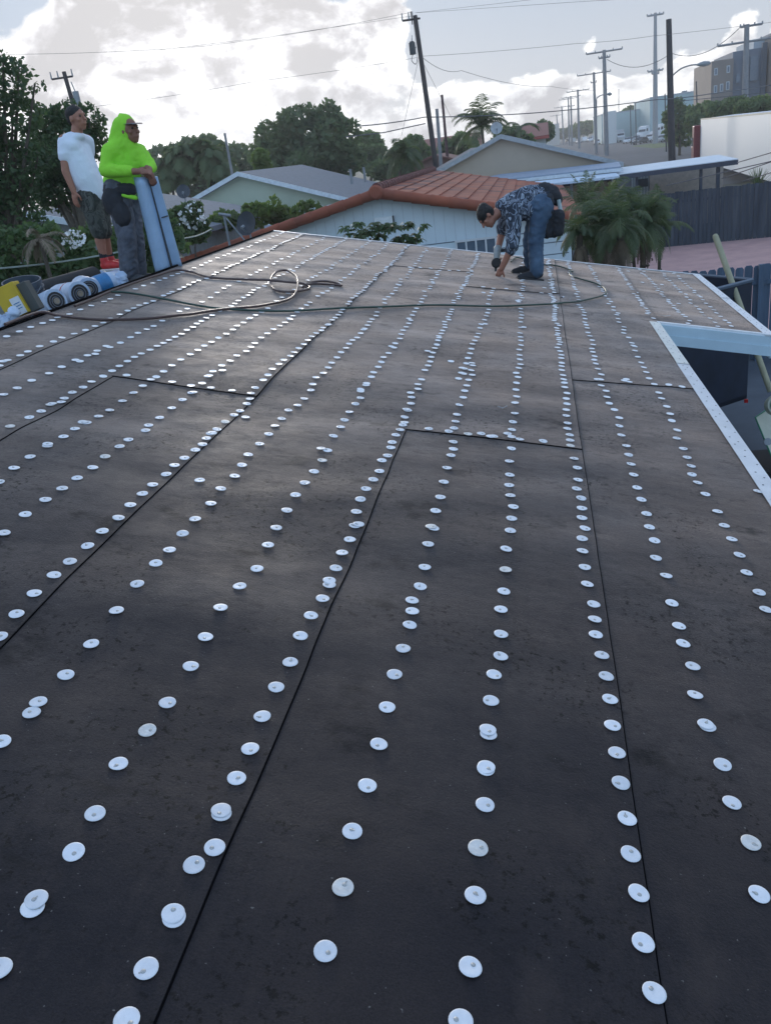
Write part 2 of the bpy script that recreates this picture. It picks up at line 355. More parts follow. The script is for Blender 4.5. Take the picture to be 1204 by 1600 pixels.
# ------------------------------------------------------------------ the house whose roof we stand on
XR, XE, XF = -3.5, 1.075, 2.08; YS, YE, YN = 7.8, 11.48, -3.0
Z0 = H - 1.43/cos(SL)
def rz(x): return Z0 - math.tan(SL)*x
SEAMN = [-3.5, -3.0, -2.39, -1.545, -.715, .150, 1.03, 2.08]; SEAMF = [-3.5, -3.05, -2.46, -1.63, -.69, .25, 1.03, 2.08]
def sx(i, y): return SEAMN[i] + (SEAMF[i]-SEAMN[i])*max(0, min(1, y/11.5))
def wr(x, y):
    a = noise.noise(Vector((x*.8+3, y*1.9+x*.5, 1.7)))*.013 + noise.noise(Vector((x*.5+8, y*3.3-x, 2.7)))*.007 + noise.noise(Vector((x*2.6, y*4.5, 5)))*.0022
    b = noise.noise(Vector((x*.5, y*1.1, 9))); a += .010*max(0, b-.15)
    xe = XE if y < YS+.2 else XF
    e = min(1, (xe-.06-x)/.15, (YE-.06-y)/.15, (x-XR)/.2)
    return a*max(0, e)
def surf0(x, y, k):
    t = (x - sx(k, y))/(sx(k+1, y)-sx(k, y)); return rz(x) + wr(x, y) + .001 + .0032*t
def surf(x, y):
    """top of the felt: a gentle saw tooth of lapped strips plus ripples"""
    best = -9
    for k in range(7):
        if sx(k, y)-.012 <= x <= sx(k+1, y)+.008:
            z = surf0(x, y, k)
            for l in LAPS:
                if l[0] == k and y > l[3]+(l[4]-l[3])*(x-sx(k, y))/(sx(k+1, y)-sx(k, y))-.02: z += .004
            best = max(best, z)
    return best if best > -9 else rz(x)
def capsurf(x, y): return max(surf(x+a, y+b) for a, b in ((0, 0), (.02, 0), (-.02, 0), (0, .02), (0, -.02)))
LAPS = [(2, -2.43, -1.60, P(180, 588).y, P(395, 618).y), (4, -.70, .20, P(635, 672).y, P(902, 703).y), (5, .20, 1.0, P(890, 595).y, P(1082, 608).y),
        (4, -.70, .20, P(728, 449).y, P(868, 460).y), (3, -1.60, -.70, P(621, 415).y, P(730, 425).y)]
house = E('house', (-1.2, 4, 0), 'house with dark felt low slope roof dotted with tin caps, under the workers', 'house')
mb = MB(); mb.box2((-6.6, -2.6, 0), (.45, 11.1, 2.55)); mb.build('wall', M_stucco, house)
# deck slab
mb = MB()
tk = .13
def slab(mb, x0, x1, y0, y1):
    mb.prism([(x0, y0, rz(x0)-.035), (x1, y0, rz(x1)-.035), (x1, y0, rz(x1)-tk), (x0, y0, rz(x0)-tk)], (0, y1-y0, 0))
slab(mb, XR, XE-.01, YN, YE-.01); slab(mb, XE-.01, XF-.01, YS+.01, YE-.01)
mb.build('roof_deck', mat('deck_wood', (.10, .08, .06), .9), house)
mb = MB(); mb.prism([(XR, YN, rz(XR)-.002), (XR, YN, rz(XR)-tk), (-7.4, YN, rz(XR)-math.tan(SL)*3.9-tk), (-7.4, YN, rz(XR)-math.tan(SL)*3.9)], (0, YE-YN, 0))
mb.build('back_roof', M_felt, house)
def felt(k, y0, y1, zoff=0, slope=0, x1c=None):
    """one strip; its down-slope edge is a black 4 mm lap edge; the near edge may be skewed"""
    nx = 20; ny = max(2, int((y1-y0)/.05)); V = []
    jit = lambda y: .004*noise.noise(Vector((k*3.1, y*1.0, 0))) + .0015*noise.noise(Vector((k*3.1, y*6, 0)))
    for j in range(ny+1):
        for i in range(nx+1):
            ya = y0 + slope*i/nx; y = ya+(y1-ya)*j/ny
            x0 = sx(k, y) - (0 if k == 0 or k == 6 else .012); x1 = x1c or sx(k+1, y)
            x = x0+(x1-x0)*i/nx
            if i == nx and k < 5: x += jit(y)
            V.append((x, y, surf0(x, y, k)+zoff))
    Fs = [(j*(nx+1)+i, j*(nx+1)+i+1, (j+1)*(nx+1)+i+1, (j+1)*(nx+1)+i) for j in range(ny) for i in range(nx)]
    o = npmesh('felt_sheet', V, Fs, M_felt, house, True)
    q = [Vector(V[j*(nx+1)+nx]) for j in range(0, ny+1)]
    if k < 5: e = MB(); e.tube([p + Vector((.0022, 0, -.0028)) for p in q], .0020 if k < 4 else .0013, 6); e.build('lap_edge', M_tar, o)
    return o, V, nx
for k in range(6):
    segs = sorted([(l[3], l[4]) for l in LAPS if l[0] == k]); y = YN; sl_ = 0; c = 0
    for (ya, yb) in segs + [(YE, YE)]:
        # the farther sheet laps over the nearer one at its near edge
        o, V, nx = felt(k, y, max(ya, yb)+(.04 if ya < YE else 0), .004*c, sl_, XE if k == 5 else None)
        if y != YN: e = MB(); e.tube([Vector(V[i])+Vector((0, -.002, -.003)) for i in range(nx+1)], .0045, 6); e.build('lap_edge', M_tar, o)
        y, sl_ = ya, yb-ya; c += 1
felt(6, YS+.02, YE, 0, 0, XF-.02)
# drip edges: galvanised strips nailed over the felt edge
def strip_metal(x0, x1, y0, y1, m, lip=.09, name='drip_edge', up=.010, nails=True):
    mb = MB(); n = max(2, int((y1-y0)/.1)); a = []
    vs = []; fs = []
    for j in range(n+1):
        y = y0+(y1-y0)*j/n; dz = .0025*noise.noise(Vector((x0*5, y*6, 2)))
        vs += [(x0, y, rz(x0)+up+dz), (x1, y, rz(x1)+up), (x1+.006, y, rz(x1)+up-.012), (x1+.003, y, rz(x1)-lip), (x1, y, rz(x1)-lip-.004), (x0, y, rz(x0)+up-.003)]
    for j in range(n):
        for i in range(5): fs.append((j*6+i, j*6+i+1, (j+1)*6+i+1, (j+1)*6+i))
    mb.add(vs, fs); o = mb.build(name, m, house)
    if nails:
        nb = MB(); y = y0+.03; ii = 0
        while y < y1:
            x = x0+(.03 if ii % 2 else .065) + rnd.uniform(-.01, .01); nb.lathe([(.005, 0), (.005, .001), (.002, .002)], (x, y, rz(x)+up+.001), NR, 8); y += rnd.uniform(.05, .12); ii += 1
        nb.build('nail_row', mat('nail_dark', (.22, .23, .24), .4, .2, 50, 0, .7), o)
strip_metal(.99, 1.08, -3, P(1078, 572).y+.03, M_galv)
strip_metal(.99, 1.08, P(1078, 572).y, YS+.01, mat('drip_cream', (.74, .73, .66), .45, .1, 9, .1), up=.0135)
strip_metal(1.985, 2.085, YS-.02, 9.7, M_galvw, up=.010)
strip_metal(1.985, 2.085, 9.68, YE, M_galvw, up=.0135)
def rake(x0, x1, y, near, m, w=.05, drop=.12, name='drip_edge', u=.012):
    mb = MB(); sgn = -1 if near else 1
    a = []
    for x in (x0, x1):
        a += [(x, y-sgn*w, rz(x)+u), (x, y+sgn*.004, rz(x)+u), (x, y+sgn*.004, rz(x)-drop), (x, y-sgn*.002, rz(x)-drop), (x, y-sgn*w, rz(x)+u-.003)]
    mb.add(a, [(i, i+1, i+6, i+5) for i in range(4)]); return mb.build(name, m, house)
rake(XR, XF, YE, False, M_galvw, .055, .14)
rake(1.06, XF, YS, True, M_galvw, .04, .02, u=.016)
mb = MB(); mb.prism([(1.09, YS-.02, rz(1.09)-.004), (XF, YS-.02, rz(XF)-.004), (XF, YS-.02, rz(XF)-.17), (1.09, YS-.02, rz(1.09)-.17)], (0, .03, 0))
fo = mb.build('fascia', M_fasc, house)
mb = MB(); mb.prism([(1.09, YS-.032, rz(1.09)-.09), (XF+.01, YS-.032, rz(XF)-.09), (XF+.01, YS-.032, rz(XF)-.18), (1.09, YS-.032, rz(1.09)-.18)], (0, .01, 0)); mb.build('fascia_trim', M_fasc, fo)
mb = MB(); mb.box2((1.03, -3, rz(1.05)-.20), (1.06, YS-.03, rz(1.05)-.02)); mb.box2((XF-.04, YS+.02, rz(XF)-.2), (XF-.012, YE-.02, rz(XF)-.02)); mb.build('eave_board', M_fasc, house)
mb = MB(); mb.tube([(XR, y, rz(XR)+.006+wr(XR, y)) for y in np.linspace(YN, YE, 60)], .012, 8); mb.build('ridge_edge', M_tar, house)

# ------------------------------------------------------------------ tin caps
def caps(sc, ox, oy, txt):
    o = []
    for w in txt.split():
        a, b = w.split(','); o.append((ox+float(a)/sc, oy+float(b)/sc))
    return o
CP = []
CP += caps(2.0067, 0, 1150, "785,41 372,87 743,135 301,250 696,243 697,252 677,361 612,416 235,372 118,520 105,543 547,568 549,578 461,735 1021,679 1077,485 1106,308 1152,158 1188,28 5,17 0,730 400,895")
CP += caps(1.9934, 600, 1150, "325,0 724,61 318,102 316,106 1052,95 736,153 314,219 1081,216 756,263 293,360 767,376 1140,341 285,509 792,499 1166,499 806,653 269,726 840,806 239,893")
CP += caps(2.0067, 0, 700, """152,2 98,35 48,70 0,115 378,4 333,35 294,68 245,103 199,137 147,172 83,217 15,272 614,11 580,37 549,60 523,87 481,121 449,151 412,187 375,228 324,269
 278,314 223,364 173,407 111,462 54,523 0,590 779,24 760,57 737,91 693,131 662,176 613,225 574,272 533,324 491,369 434,437 368,517 286,612 205,704 120,794 99,827 627,104
 1008,8 1028,13 1011,43 985,77 957,115 928,154 900,198 866,250 840,303 807,382 754,444 695,514 647,600 599,685 525,797 462,884 1198,47 1190,79 1171,106 1149,137 1131,170 1118,205 1112,246
 1125,243 1097,288 1072,327 1053,376 1033,420 1033,433 1013,480 977,537 944,600 911,677 867,753 823,845""")
CP += caps(1.9934, 600, 700, """22,6 12,32 216,7 208,28 196,67 186,112 176,161 161,202 146,250 154,254 137,302 126,368 112,429 87,476 88,512 80,556 60,630 33,710 10,812 396,6 390,46 391,86 389,121 393,155 402,189 397,225 393,265
 380,322 378,381 372,447 363,504 364,584 363,653 342,711 333,794 323,885 580,0 591,40 601,67 603,101 599,130 613,160 615,191 615,220 625,254 616,288 617,327 624,376 632,428 652,489
 655,535 658,584 677,650 691,716 703,790 710,874 760,22 768,55 776,87 787,125 800,160 816,205 825,249 841,294 845,347 877,402 895,487 917,557 930,612 960,683 967,773 1000,869 1006,874
 930,4 942,31 955,58 957,86 975,111 999,146 1037,198 1058,243 1081,291 1105,342 1127,397 1166,459 1187,511 1163,139""")
CP += caps(4.013, 0, 400, """45,510 126,480 196,452 270,425 330,405 362,387 438,367 506,339 575,316 655,290 693,271 740,249 795,232 851,212 903,190 960,174 1000,157 1037,144 1080,128 1117,116 1145,106 1180,97
 0,695 25,668 52,664 132,634 180,611 254,579 340,547 392,519 468,492 538,468 597,441 648,419 694,394 754,372 804,353 841,337 875,316 918,302 962,286 1027,253 1060,240 1080,228 1127,212 1155,199 1187,186
 28,878 113,839 204,792 312,744 390,702 478,664 505,670 553,635 602,626 613,606 670,577 693,582 757,550 820,512 867,486 922,462 965,443 1020,415 1127,357 1176,338
 72,1089 190,1025 262,980 318,937 332,934 388,922 407,901 458,866 525,832 578,798 650,763 706,728 752,700 803,672 847,646 889,623 944,598 988,573 1027,552 1062,532 1100,513 1140,495 1174,472
 797,756 948,782 983,767 1082,796 1200,818 308,1200 406,1153 477,1100 522,1049 548,1051 619,1001 688,963 769,909 838,858 897,817 1029,735 1082,700 1138,664 1196,628
 810,1166 915,1098 932,1058 1000,1007 1076,949 1145,899 1200,855""")
CP += caps(4.013, 300, 400, """40,601 80,573 125,549 168,524 217,500 260,477 286,453 326,430 358,405 368,401 400,379 437,354 475,330 530,290 565,268 10,853 65,806 112,766 102,768 135,740 195,735 190,703 242,673 284,639 343,611 373,584 396,558 436,527 474,501 514,475 552,449 583,426 609,400 616,405 634,380
 660,357 685,335 718,315 740,299 790,265 820,249 850,233 120,831 252,849 68,1189 92,1150 118,1119 130,1117 158,1090 209,1038 264,994 302,970 343,926 363,895 370,866 398,836 450,796 480,767 507,728 548,697 578,669 620,642 642,617
 671,592 704,569 729,546 753,521 780,497 812,477 822,457 858,437 850,439 880,410 899,395 917,376 933,360 945,342 978,312 990,299 335,1005 426,1184 482,1122 521,1067 562,1019 604,965 661,934 704,894 746,847 758,815
 779,776 825,749 855,713 876,679 909,643 935,611 966,585 985,559 1006,533 1035,517 1057,490 1074,467 1084,463 1100,441 1113,418 1128,398 1153,377 1160,355 888,1141 933,1081 956,1028 987,978 1024,933 1057,898
 1059,853 1057,860 1092,826 1096,818 1126,775 1139,744 1168,708 1187,673 1200,640 8,457 33,437 62,421 92,401 130,384 172,352 212,334 246,314 268,297 290,281 322,265 352,253 372,240 390,226""")
CP += caps(4.013, 600, 400, """28,614 62,580 45,575 70,556 99,529 107,502 119,473 138,449 154,425 165,405 154,395 177,377 190,357 203,336 222,309 52,1182 75,1135 101,1100 118,1067 128,1049 129,1015 140,972 150,977 169,936 172,899 167,874 213,851 213,822 235,789 255,725 275,695 288,667
 295,638 272,605 305,613 318,589 331,570 338,545 345,528 343,516 358,494 366,473 381,453 380,435 378,417 405,405 400,389 411,372 418,356 424,340 418,666 433,1173 406,1114 438,1093 448,1045 457,1003 472,950 496,904 505,861 518,826 529,788 552,756
 545,729 555,697 550,682 515,683 488,715 503,718 484,745 498,748 466,779 525,651 538,624 547,597 553,568 568,546 581,520 590,495 600,458 607,435 633,434 628,406 640,385 648,365 655,345 650,310 657,285 660,265 672,243 678,225 685,212
 850,1165 800,1153 773,1130 800,1100 807,1048 819,1001 820,941 830,896 825,850 829,811 838,776 827,751 843,720 854,695 850,663 848,635 846,601 857,574 857,542 853,517 850,491 875,453 855,453 854,423 858,402 862,383 858,362 855,342
 280,1095 526,1132 608,1131 665,1148 688,1150 996,1176 1165,1167 1162,1131 1147,1090 1149,1058 1141,1016 1140,983 1145,944 1140,907 1145,875 1131,842 1129,813 1124,790 1120,765 1112,734 1111,706 1112,685 1109,656 1110,634 1102,608
 620,203 765,213 985,237 1003,213 622,243 843,300 835,295 160,70 225,73 292,79 408,93 465,96 95,188""")
CP += caps(4.013, 850, 400, """513,1190 482,1127 469,1070 468,1022 438,972 406,930 391,893 386,859 355,823 330,787 352,790 356,758 334,723 322,689 312,662 314,636 303,610 500,797 513,790 530,802 688,818 778,822 861,834
 829,1149 831,1095 797,1035 787,996 766,952 733,903 716,870 655,783 637,745 622,711 606,678 584,641 567,606 556,573 566,578 735,183 613,170 840,300 525,98""")
def far_row(a, b, sp, jit):
    A = P(*a); B = P(*b); n = int((B-A).length/sp); o = []
    for i in range(n+1):
        t = (i + rnd.uniform(-.22, .22))/n; q = A.lerp(B, t); o.append((q.x + rnd.gauss(0, jit), q.y))
    return o
def pc(c, x, y): ox, oy = {'A': (0, 400), 'B': (300, 400), 'C': (600, 400), 'D': (850, 400)}[c]; return (ox+x/4.013, oy+y/4.013)
pts = [(P(*q).x, P(*q).y) for q in CP]
for a, b, sp in [(pc('B', 10, 80), (443, 364), .17), (pc('B', 15, 175), (476, 366), .125), (pc('B', 60, 290), (511, 370), .19), (pc('B', 420, 210), (542, 373), .12),
                 (pc('B', 610, 245), (578, 378), .18), (pc('B', 860, 215), (610, 381), .175), (pc('B', 1015, 280), (638, 385), .12), (pc('B', 1175, 330), (668, 389), .17),
                 (pc('C', 235, 290), (705, 393), .16), (pc('C', 440, 300), (748, 398), .105), (pc('C', 857, 290), (817, 402), .14), (pc('C', 1097, 585), (855, 404), .088),
                 (pc('D', 303, 585), (886, 410), .14), (pc('D', 540, 550), (918, 414), .15), (pc('D', 668, 395), (960, 414), .11), (pc('D', 912, 428), (998, 421), .125), (pc('D', 1078, 442), (1030, 424), .165), (pc('D', 1180, 452), (1052, 427), .17)]:
    pts += far_row(a, b, sp, .012)
pts = [p for p in pts if XR+.03 < p[0] < XF-.03 and p[1] < YE-.03]
def cap_mesh(k):
    mb = MB(); r = .0226; n = 22; rr = random.Random(k)
    nx, ny = rr.uniform(-.6, .6)*r, rr.uniform(-.6, .6)*r
    prof = []
    vs = [(nx*.6, ny*.6, -.0004)]; fs = []
    for (f, z) in ((.14, -.0002), (.5, .0006), (.88, .0012), (1.0, .0006), (.995, -.0004)):
        for j in range(n):
            q = 2*pi*j/n; vs.append((r*f*cos(q)+nx*.6*(1-f), r*f*sin(q)+ny*.6*(1-f), z*1.0 + .0006*sin(q*2+k)*f))
    fs = [(0, 1+(j+1) % n, 1+j)[::-1] for j in range(n)]
    for i in range(4):
        for j in range(n): fs.append((1+i*n+j, 1+i*n+(j+1) % n, 1+(i+1)*n+(j+1) % n, 1+(i+1)*n+j)[::-1])
    mb.add(vs, fs, True); me = mb.mesh('tin_cap', M_cap, False)
    nb = MB(); nb.lathe([(.0048, 0), (.0050, .0012), (.0042, .0022), (.001, .0026)], (nx*.6, ny*.6, -.001), (rr.uniform(-.15, .15), rr.uniform(-.15, .15), 1), 10)
    if k % 3 == 0: nb.tube([(nx*.6, ny*.6, .001), (nx*.6+.007, ny*.6+.004, .0025)], .0012, 5)
    nm = nb.mesh('nail_head', M_nail, False)
    return me, nm
CM = [cap_mesh(k) for k in range(9)]
CMd = []
for me, nm in CM[:2]: d = me.copy(); d.materials.clear(); d.materials.append(M_cap2); CMd.append((d, nm))
pts = sorted(set(pts), key=lambda p: p[0]**2 + p[1]**2 + (H-surf(*p))**2)
placed = []
def cap_matrix(x, y):
    lift = .0002
    for (a, b, z) in placed[-400:]:
        if (a-x)**2+(b-y)**2 < .044**2: lift = max(lift, z+.0022)
    placed.append((x, y, lift))
    q = Vector((0, 0, 1)).rotation_difference((NR + Vector((rnd.gauss(0, .035), rnd.gauss(0, .035), 0))).normalized())
    return Matrix.Translation(Vector((x, y, capsurf(x, y)+lift+.0004))) @ q.to_matrix().to_4x4() @ Matrix.Rotation(rnd.uniform(0, 6.28), 4, 'Z')
inview = [p for p in pts if p[1] > .3]
GR = 'tin caps nailed along the roofing felt'
for i, (x, y) in enumerate(inview[:300]):
    me, nm = rnd.choice(CM) if rnd.random() > .04 else rnd.choice(CMd)
    o = bpy.data.objects.new('tin_cap', me); link(o); o.matrix_world = cap_matrix(x, y)
    tag(o, 'round bright tin cap nailed flat on the dark roofing felt', 'tin cap', GR)
    c = bpy.data.objects.new('nail_head', nm); link(c); c.parent = o
V = []; Fs = []; k = 0
for (x, y) in inview[300:]:
    me = rnd.choice(CM)[0]; Mx = cap_matrix(x, y)
    n = 12; c = Mx @ Vector((0, 0, .001)); V.append(c); b0 = k; k += 1
    for j in range(n): V.append(Mx @ Vector((.0226*cos(2*pi*j/n), .0226*sin(2*pi*j/n), .0024))); k += 1
    for j in range(n): V.append(Mx @ Vector((.0228*cos(2*pi*j/n), .0228*sin(2*pi*j/n), .0002))); k += 1
    for j in range(n): Fs += [(b0, b0+1+j, b0+1+(j+1) % n, b0), (b0+1+j, b0+1+n+j, b0+1+n+(j+1) % n, b0+1+(j+1) % n)]
mb = MB(); mb.add(V, [f[:3] if f[0] == f[3] else f for f in Fs]); o = mb.build('tin_caps', mat('cap_tin_far', (.86, .88, .90), .35, .05, 40))
tag(o, 'rows of small tin caps on the far half of the felt roof', 'tin caps', kind='stuff')
# bits of scrap on the felt
for i, (px, py, L_, a, lab) in enumerate([(1037, 497, .11, .1, 'curled white strip of trim lying near the inner roof corner'), (878, 467, .05, 1.2, 'bent white scrap beside the air hose right of the bending worker'), (889, 469, .03, .3, 'tiny white scrap right beside the bent scrap on the roof'),
                                        (785, 643, .06, .5, 'thin pale curl of wrapper on the felt in the middle of the roof')]):
    b = P(px, py); mb = MB(); vs = []; n = 8; w = .012 if i != 3 else .002
    for j in range(n+1):
        t = j/n-.5; x = b.x+L_*t*cos(a); y = b.y+L_*t*sin(a); z = surf(x, y)+.006+.012*abs(t)*2*(1 if i != 2 else .3)
        vs += [(x-w*sin(a), y+w*cos(a), z), (x+w*sin(a), y-w*cos(a), z+.004)]
    vs2 = [(v[0], v[1], v[2]-.0015) for v in vs]; k = len(vs)
    fs = [(2*j, 2*j+1, 2*j+3, 2*j+2) for j in range(n)] + [(k+2*j, k+2*j+1, k+2*j+3, k+2*j+2) for j in range(n)] + [(2*j, 2*j+2, k+2*j+2, k+2*j) for j in range(n)] + [(2*j+1, 2*j+3, k+2*j+3, k+2*j+1) for j in range(n)]
    mb.add(vs + vs2, fs); tag(mb.build('scrap', M_cap), lab, 'scrap')

# ------------------------------------------------------------------ hoses
def hose(name, pix, r, m, label, lifts=None):
    pp = []
    for i, (a, b) in enumerate(pix):
        q = P(a, b); q.z = max(surf(q.x, q.y) if q.x > XR else rz(XR), q.z-.1)+r+.004 + (lifts.get(i, 0) if lifts else 0); 
        if q.x < XR+.02: q.x = XR+.01; q.z = rz(XR)+r+.018
        pp.append(q)
    mb = MB(); mb.tube(curve_pts(pp, 7), r, 8); return tag(mb.build(name, m), label, 'hose')
Bp = lambda l: [pc('B', *q) for q in l]
mainh = [(2, 513), (32, 502), (64, 495), (90, 495), (118, 498), (155, 501), (190, 501), (235, 501), (279, 498)] + Bp([(0, 385), (100, 365), (230, 345), (400, 325), (500, 310), (600, 290), (650, 255), (668, 205), (655, 155), (600, 118), (540, 125), (503, 160), (500, 200), (530, 235), (600, 246), (690, 240), (738, 222), (728, 204), (680, 202), (600, 195), (480, 180), (300, 157), (110, 143), (0, 112)]) + [(275, 425), (245, 433), (215, 443), (178, 456), (150, 468), (118, 481)]
mainh = [mainh[0]] + mainh[2:]
hose('air_hose', mainh, .0105, mat('hose_brown', (.085, .05, .045), .4, .2, 20), 'brown rubber air hose with a loop standing out left of the roof middle', {k: .02 for k in (15, 16, 17, 18, 19, 26, 27, 28)})
hose('air_hose', Bp([(700, 212), (722, 188), (760, 175), (830, 170), (900, 180), (940, 198), (900, 195), (830, 190), (760, 188), (725, 196)]), .010, MAT['hose_brown'], 'short doubled end of brown hose just right of the hose loop')
green = [(174, 458), (205, 460), (250, 468), (300, 478)] + Bp([(80, 328), (150, 338), (350, 350), (600, 355), (900, 340), (1100, 332)]) + [pc('C', *q) for q in [(0, 331), (200, 321), (350, 316), (500, 322), (700, 330), (900, 325), (1100, 312)]] + [pc('D', *q) for q in [(100, 308), (200, 298), (300, 280), (360, 262), (388, 240), (372, 208), (320, 185), (250, 165), (190, 145), (160, 126), (160, 110), (178, 108), (150, 95), (110, 82), (50, 72), (5, 70)]] + [(838, 413), (822, 409), (806, 406), (798, 412)]
hose('air_hose', green, .0085, mat('hose_green', (.018, .055, .04), .4, .2, 20), 'thin dark green air hose running across the roof to the nail gun')

# ------------------------------------------------------------------ figures
def lerp(a, b, t): return Vector(a).lerp(Vector(b), t)
def head_prims(c, f, u, r=.095):
    """c centre, f facing, u up"""
    f = unit(f); u = unit(u); f = (f - u*f.dot(u)).normalized(); sd = u.cross(f)
    p = [('e', c + u*.018 - f*.012, (sd*.077, f*.098, u*.098)), ('e', c - u*.045 + f*.022, (sd*.056, f*.070, u*.068)), ('e', c - u*.092 + f*.055, (sd*.028, f*.026, u*.022)),
         ('c', c + f*.088 + u*.012, .010, c + f*.112 - u*.022, .0135), ('c', c + f*.080 + u*.034 + sd*.032, .010, c + f*.080 + u*.034 - sd*.032, .010),
         ('c', c + f*.086 - u*.055 + sd*.018, .008, c + f*.086 - u*.055 - sd*.018, .008), ('e', c + f*.060 - u*.018 + sd*.042, (sd*.022, f*.02, u*.02)), ('e', c + f*.060 - u*.018 - sd*.042, (sd*.022, f*.02, u*.02))]
    for q in (-1, 1): p.append(('e', c + sd*q*.080 - f*.008 - u*.008, (sd*.011, f*.019, u*.031)))
    return p
def hand_prims(w, d, up_, curl=.5, flip=1):
    """w wrist, d direction of fingers, up_ back-of-hand normal"""
    d = unit(d); n = unit(up_); n = (n - d*n.dot(d)).normalized(); sd = d.cross(n)*flip
    p = [('e', w + d*.045, (sd*.040, d*.052, n*.017)), ('c', w - d*.03, .026, w + d*.01, .024)]
    for i, (o, L_) in enumerate(((-.029, .062), (-.010, .076), (.009, .072), (.027, .056))):
        a = w + d*.085 + sd*o; b = a + (d*cos(curl*.6) - n*sin(curl*.6))*L_*.5; c = b + (d*cos(curl*1.6) - n*sin(curl*1.6))*L_*.5
        p += [('c', a, .0095, b, .0088), ('c', b, .0088, c, .0078)]
    a = w + d*.02 - sd*.034; b = a + (d*.7 - sd*.7 - n*.25)*.040; c = b + (d*.92 - sd*.1 - n*.35)*.034
    p += [('c', a, .014, b, .011), ('c', b, .011, c, .009)]
    return p
def eyes(root, c, f, u, body):
    f = unit(f); u = unit(u); f = (f - u*f.dot(u)).normalized(); sd = u.cross(f)
    for q in (-1, 1):
        mb = MB(); mb.lathe([(.001, -.009), (.008, -.006), (.011, 0), (.008, .006), (.001, .009)], c + f*.078 + u*.014 + sd*q*.031, f, 10); mb.build('eye', mat('eye', (.05, .04, .035), .2, .1), body)
M_skin1 = mat('skin_tan', s(164, 112, 92), .55, .08, 20, .1)
M_skin2 = mat('skin_brown', s(138, 94, 76), .55, .08, 20, .1)
M_hair = mat('hair_black', (.012, .010, .010), .6, .3, 90, .6)
M_tee = mat('tee_white', s(226, 232, 244), .85, .03, 10, .3, bscale=40)
M_hood = mat('hivis_green', (.31, .74, .05), .75, .06, 9, .3, bscale=50)
M_hood.node_tree.nodes['Principled BSDF'].inputs['Specular IOR Level'].default_value = .3
def camo_mat(name, cs, sc):
    m = bpy.data.materials.new(name); m.use_nodes = True; n = m.node_tree.nodes; l = m.node_tree.links; b = n['Principled BSDF']; b.inputs['Roughness'].default_value = .85
    g = n.new('ShaderNodeNewGeometry'); mp = n.new('ShaderNodeMapping'); l.new(g.outputs[0], mp.inputs[0]); mp.inputs['Scale'].default_value = (1.3, 1, .75); mp.inputs['Rotation'].default_value = (.2, .5, 0)
    no = n.new('ShaderNodeTexNoise'); l.new(mp.outputs[0], no.inputs[0]); no.inputs['Scale'].default_value = sc; no.inputs['Detail'].default_value = 1.5; no.inputs['Distortion'].default_value = 1.1
    r = n.new('ShaderNodeValToRGB'); l.new(no.outputs[0], r.inputs[0]); r.color_ramp.interpolation = 'CONSTANT'; e = r.color_ramp.elements
    while len(e) < len(cs): e.new(.5)
    for i, (p, c) in enumerate(cs): e[i].position = p; e[i].color = (*c, 1)
    l.new(r.outputs[0], b.inputs[0]); return m
M_camo = camo_mat('camo_blue', [(0, (.020, .028, .045)), (.40, (.22, .26, .33)), (.45, (.035, .05, .075)), (.505, (.020, .028, .045)), (.55, (.30, .35, .42)), (.62, (.05, .07, .10)), (.68, (.26, .30, .37))], 9)
M_camog = camo_mat('camo_grey', [(0, (.035, .04, .035)), (.46, (.075, .08, .07)), (.56, (.03, .032, .03)), (.62, (.11, .11, .10))], 11)
M_jean = mat('jeans_blue', s(88, 112, 136), .85, .3, 6, .3, col2=s(48, 68, 90), bscale=60)
M_dirty = mat('work_trousers_grey', s(104, 108, 118), .9, .3, 11, .3, col2=s(72, 76, 86), lo=.35, hi=.7, bscale=60)
M_red = mat('red_shoe', (.50, .02, .02), .5, .2, 20)
# --- man in white t-shirt
Yw = 8.7
def w(px, py, dy=0): return W(px, py, Yw+dy)
wm = E('person', w(168, 420), 'person in white t-shirt, camouflage shorts and red shoes standing on wrapped rolls, looking right', 'person')
fa = Vector((.93, -.30, 0)); U = Vector((0, 0, 1))
hc = w(121, 185); neck = w(119, 208); 
shR = w(100, 219, -.10); shL = w(137, 219, .20); elR = w(103, 268, -.16); wrR = w(116, 300, -.18)
hipR = w(143, 318, -.05); hipL = w(152, 316, .14); knR = w(156, 362, -.06); knL = w(163, 362, .16); anR = w(162, 402, -.05); anL = w(172, 400, .22)
ft = Vector((.95, -.25, 0)).normalized()
heelR = anR + Vector((0, 0, -.075)); heelL = anL + Vector((0, 0, -.075))
bod = head_prims(hc, fa, U) + [('c', hc-U*.06-fa*.02, .055, neck-U*.03, .062), ('c', shR, .055, elR, .042), ('c', elR, .042, wrR, .029), ('c', shL, .055, lerp(shL, w(140, 262, .25), 1), .042), ('c', w(140, 262, .25), .042, w(148, 292, .2), .03),
      ('c', w(122, 235, .03), .09, lerp(hipR, hipL, .5), .10), ('c', hipR, .09, knR, .062), ('c', hipL, .09, knL, .062), ('c', knR, .056, lerp(knR, anR, .35)-ft*.012, .056), ('c', lerp(knR, anR, .35)-ft*.012, .056, anR, .034), ('c', knL, .056, lerp(knL, anL, .35)-ft*.012, .056), ('c', lerp(knL, anL, .35)-ft*.012, .056, anL, .034)]
bod += hand_prims(wrR, w(119, 322, -.19)-wrR, Vector((-.3, -1, 0)), .45, 1) + hand_prims(w(148, 292, .2), Vector((.1, 0, -1)), Vector((0, 1, 0)), .4, -1)
body = blobmesh('body', bod, M_skin1, wm, .0075, 3)
eyes(wm, hc, fa, U, body)
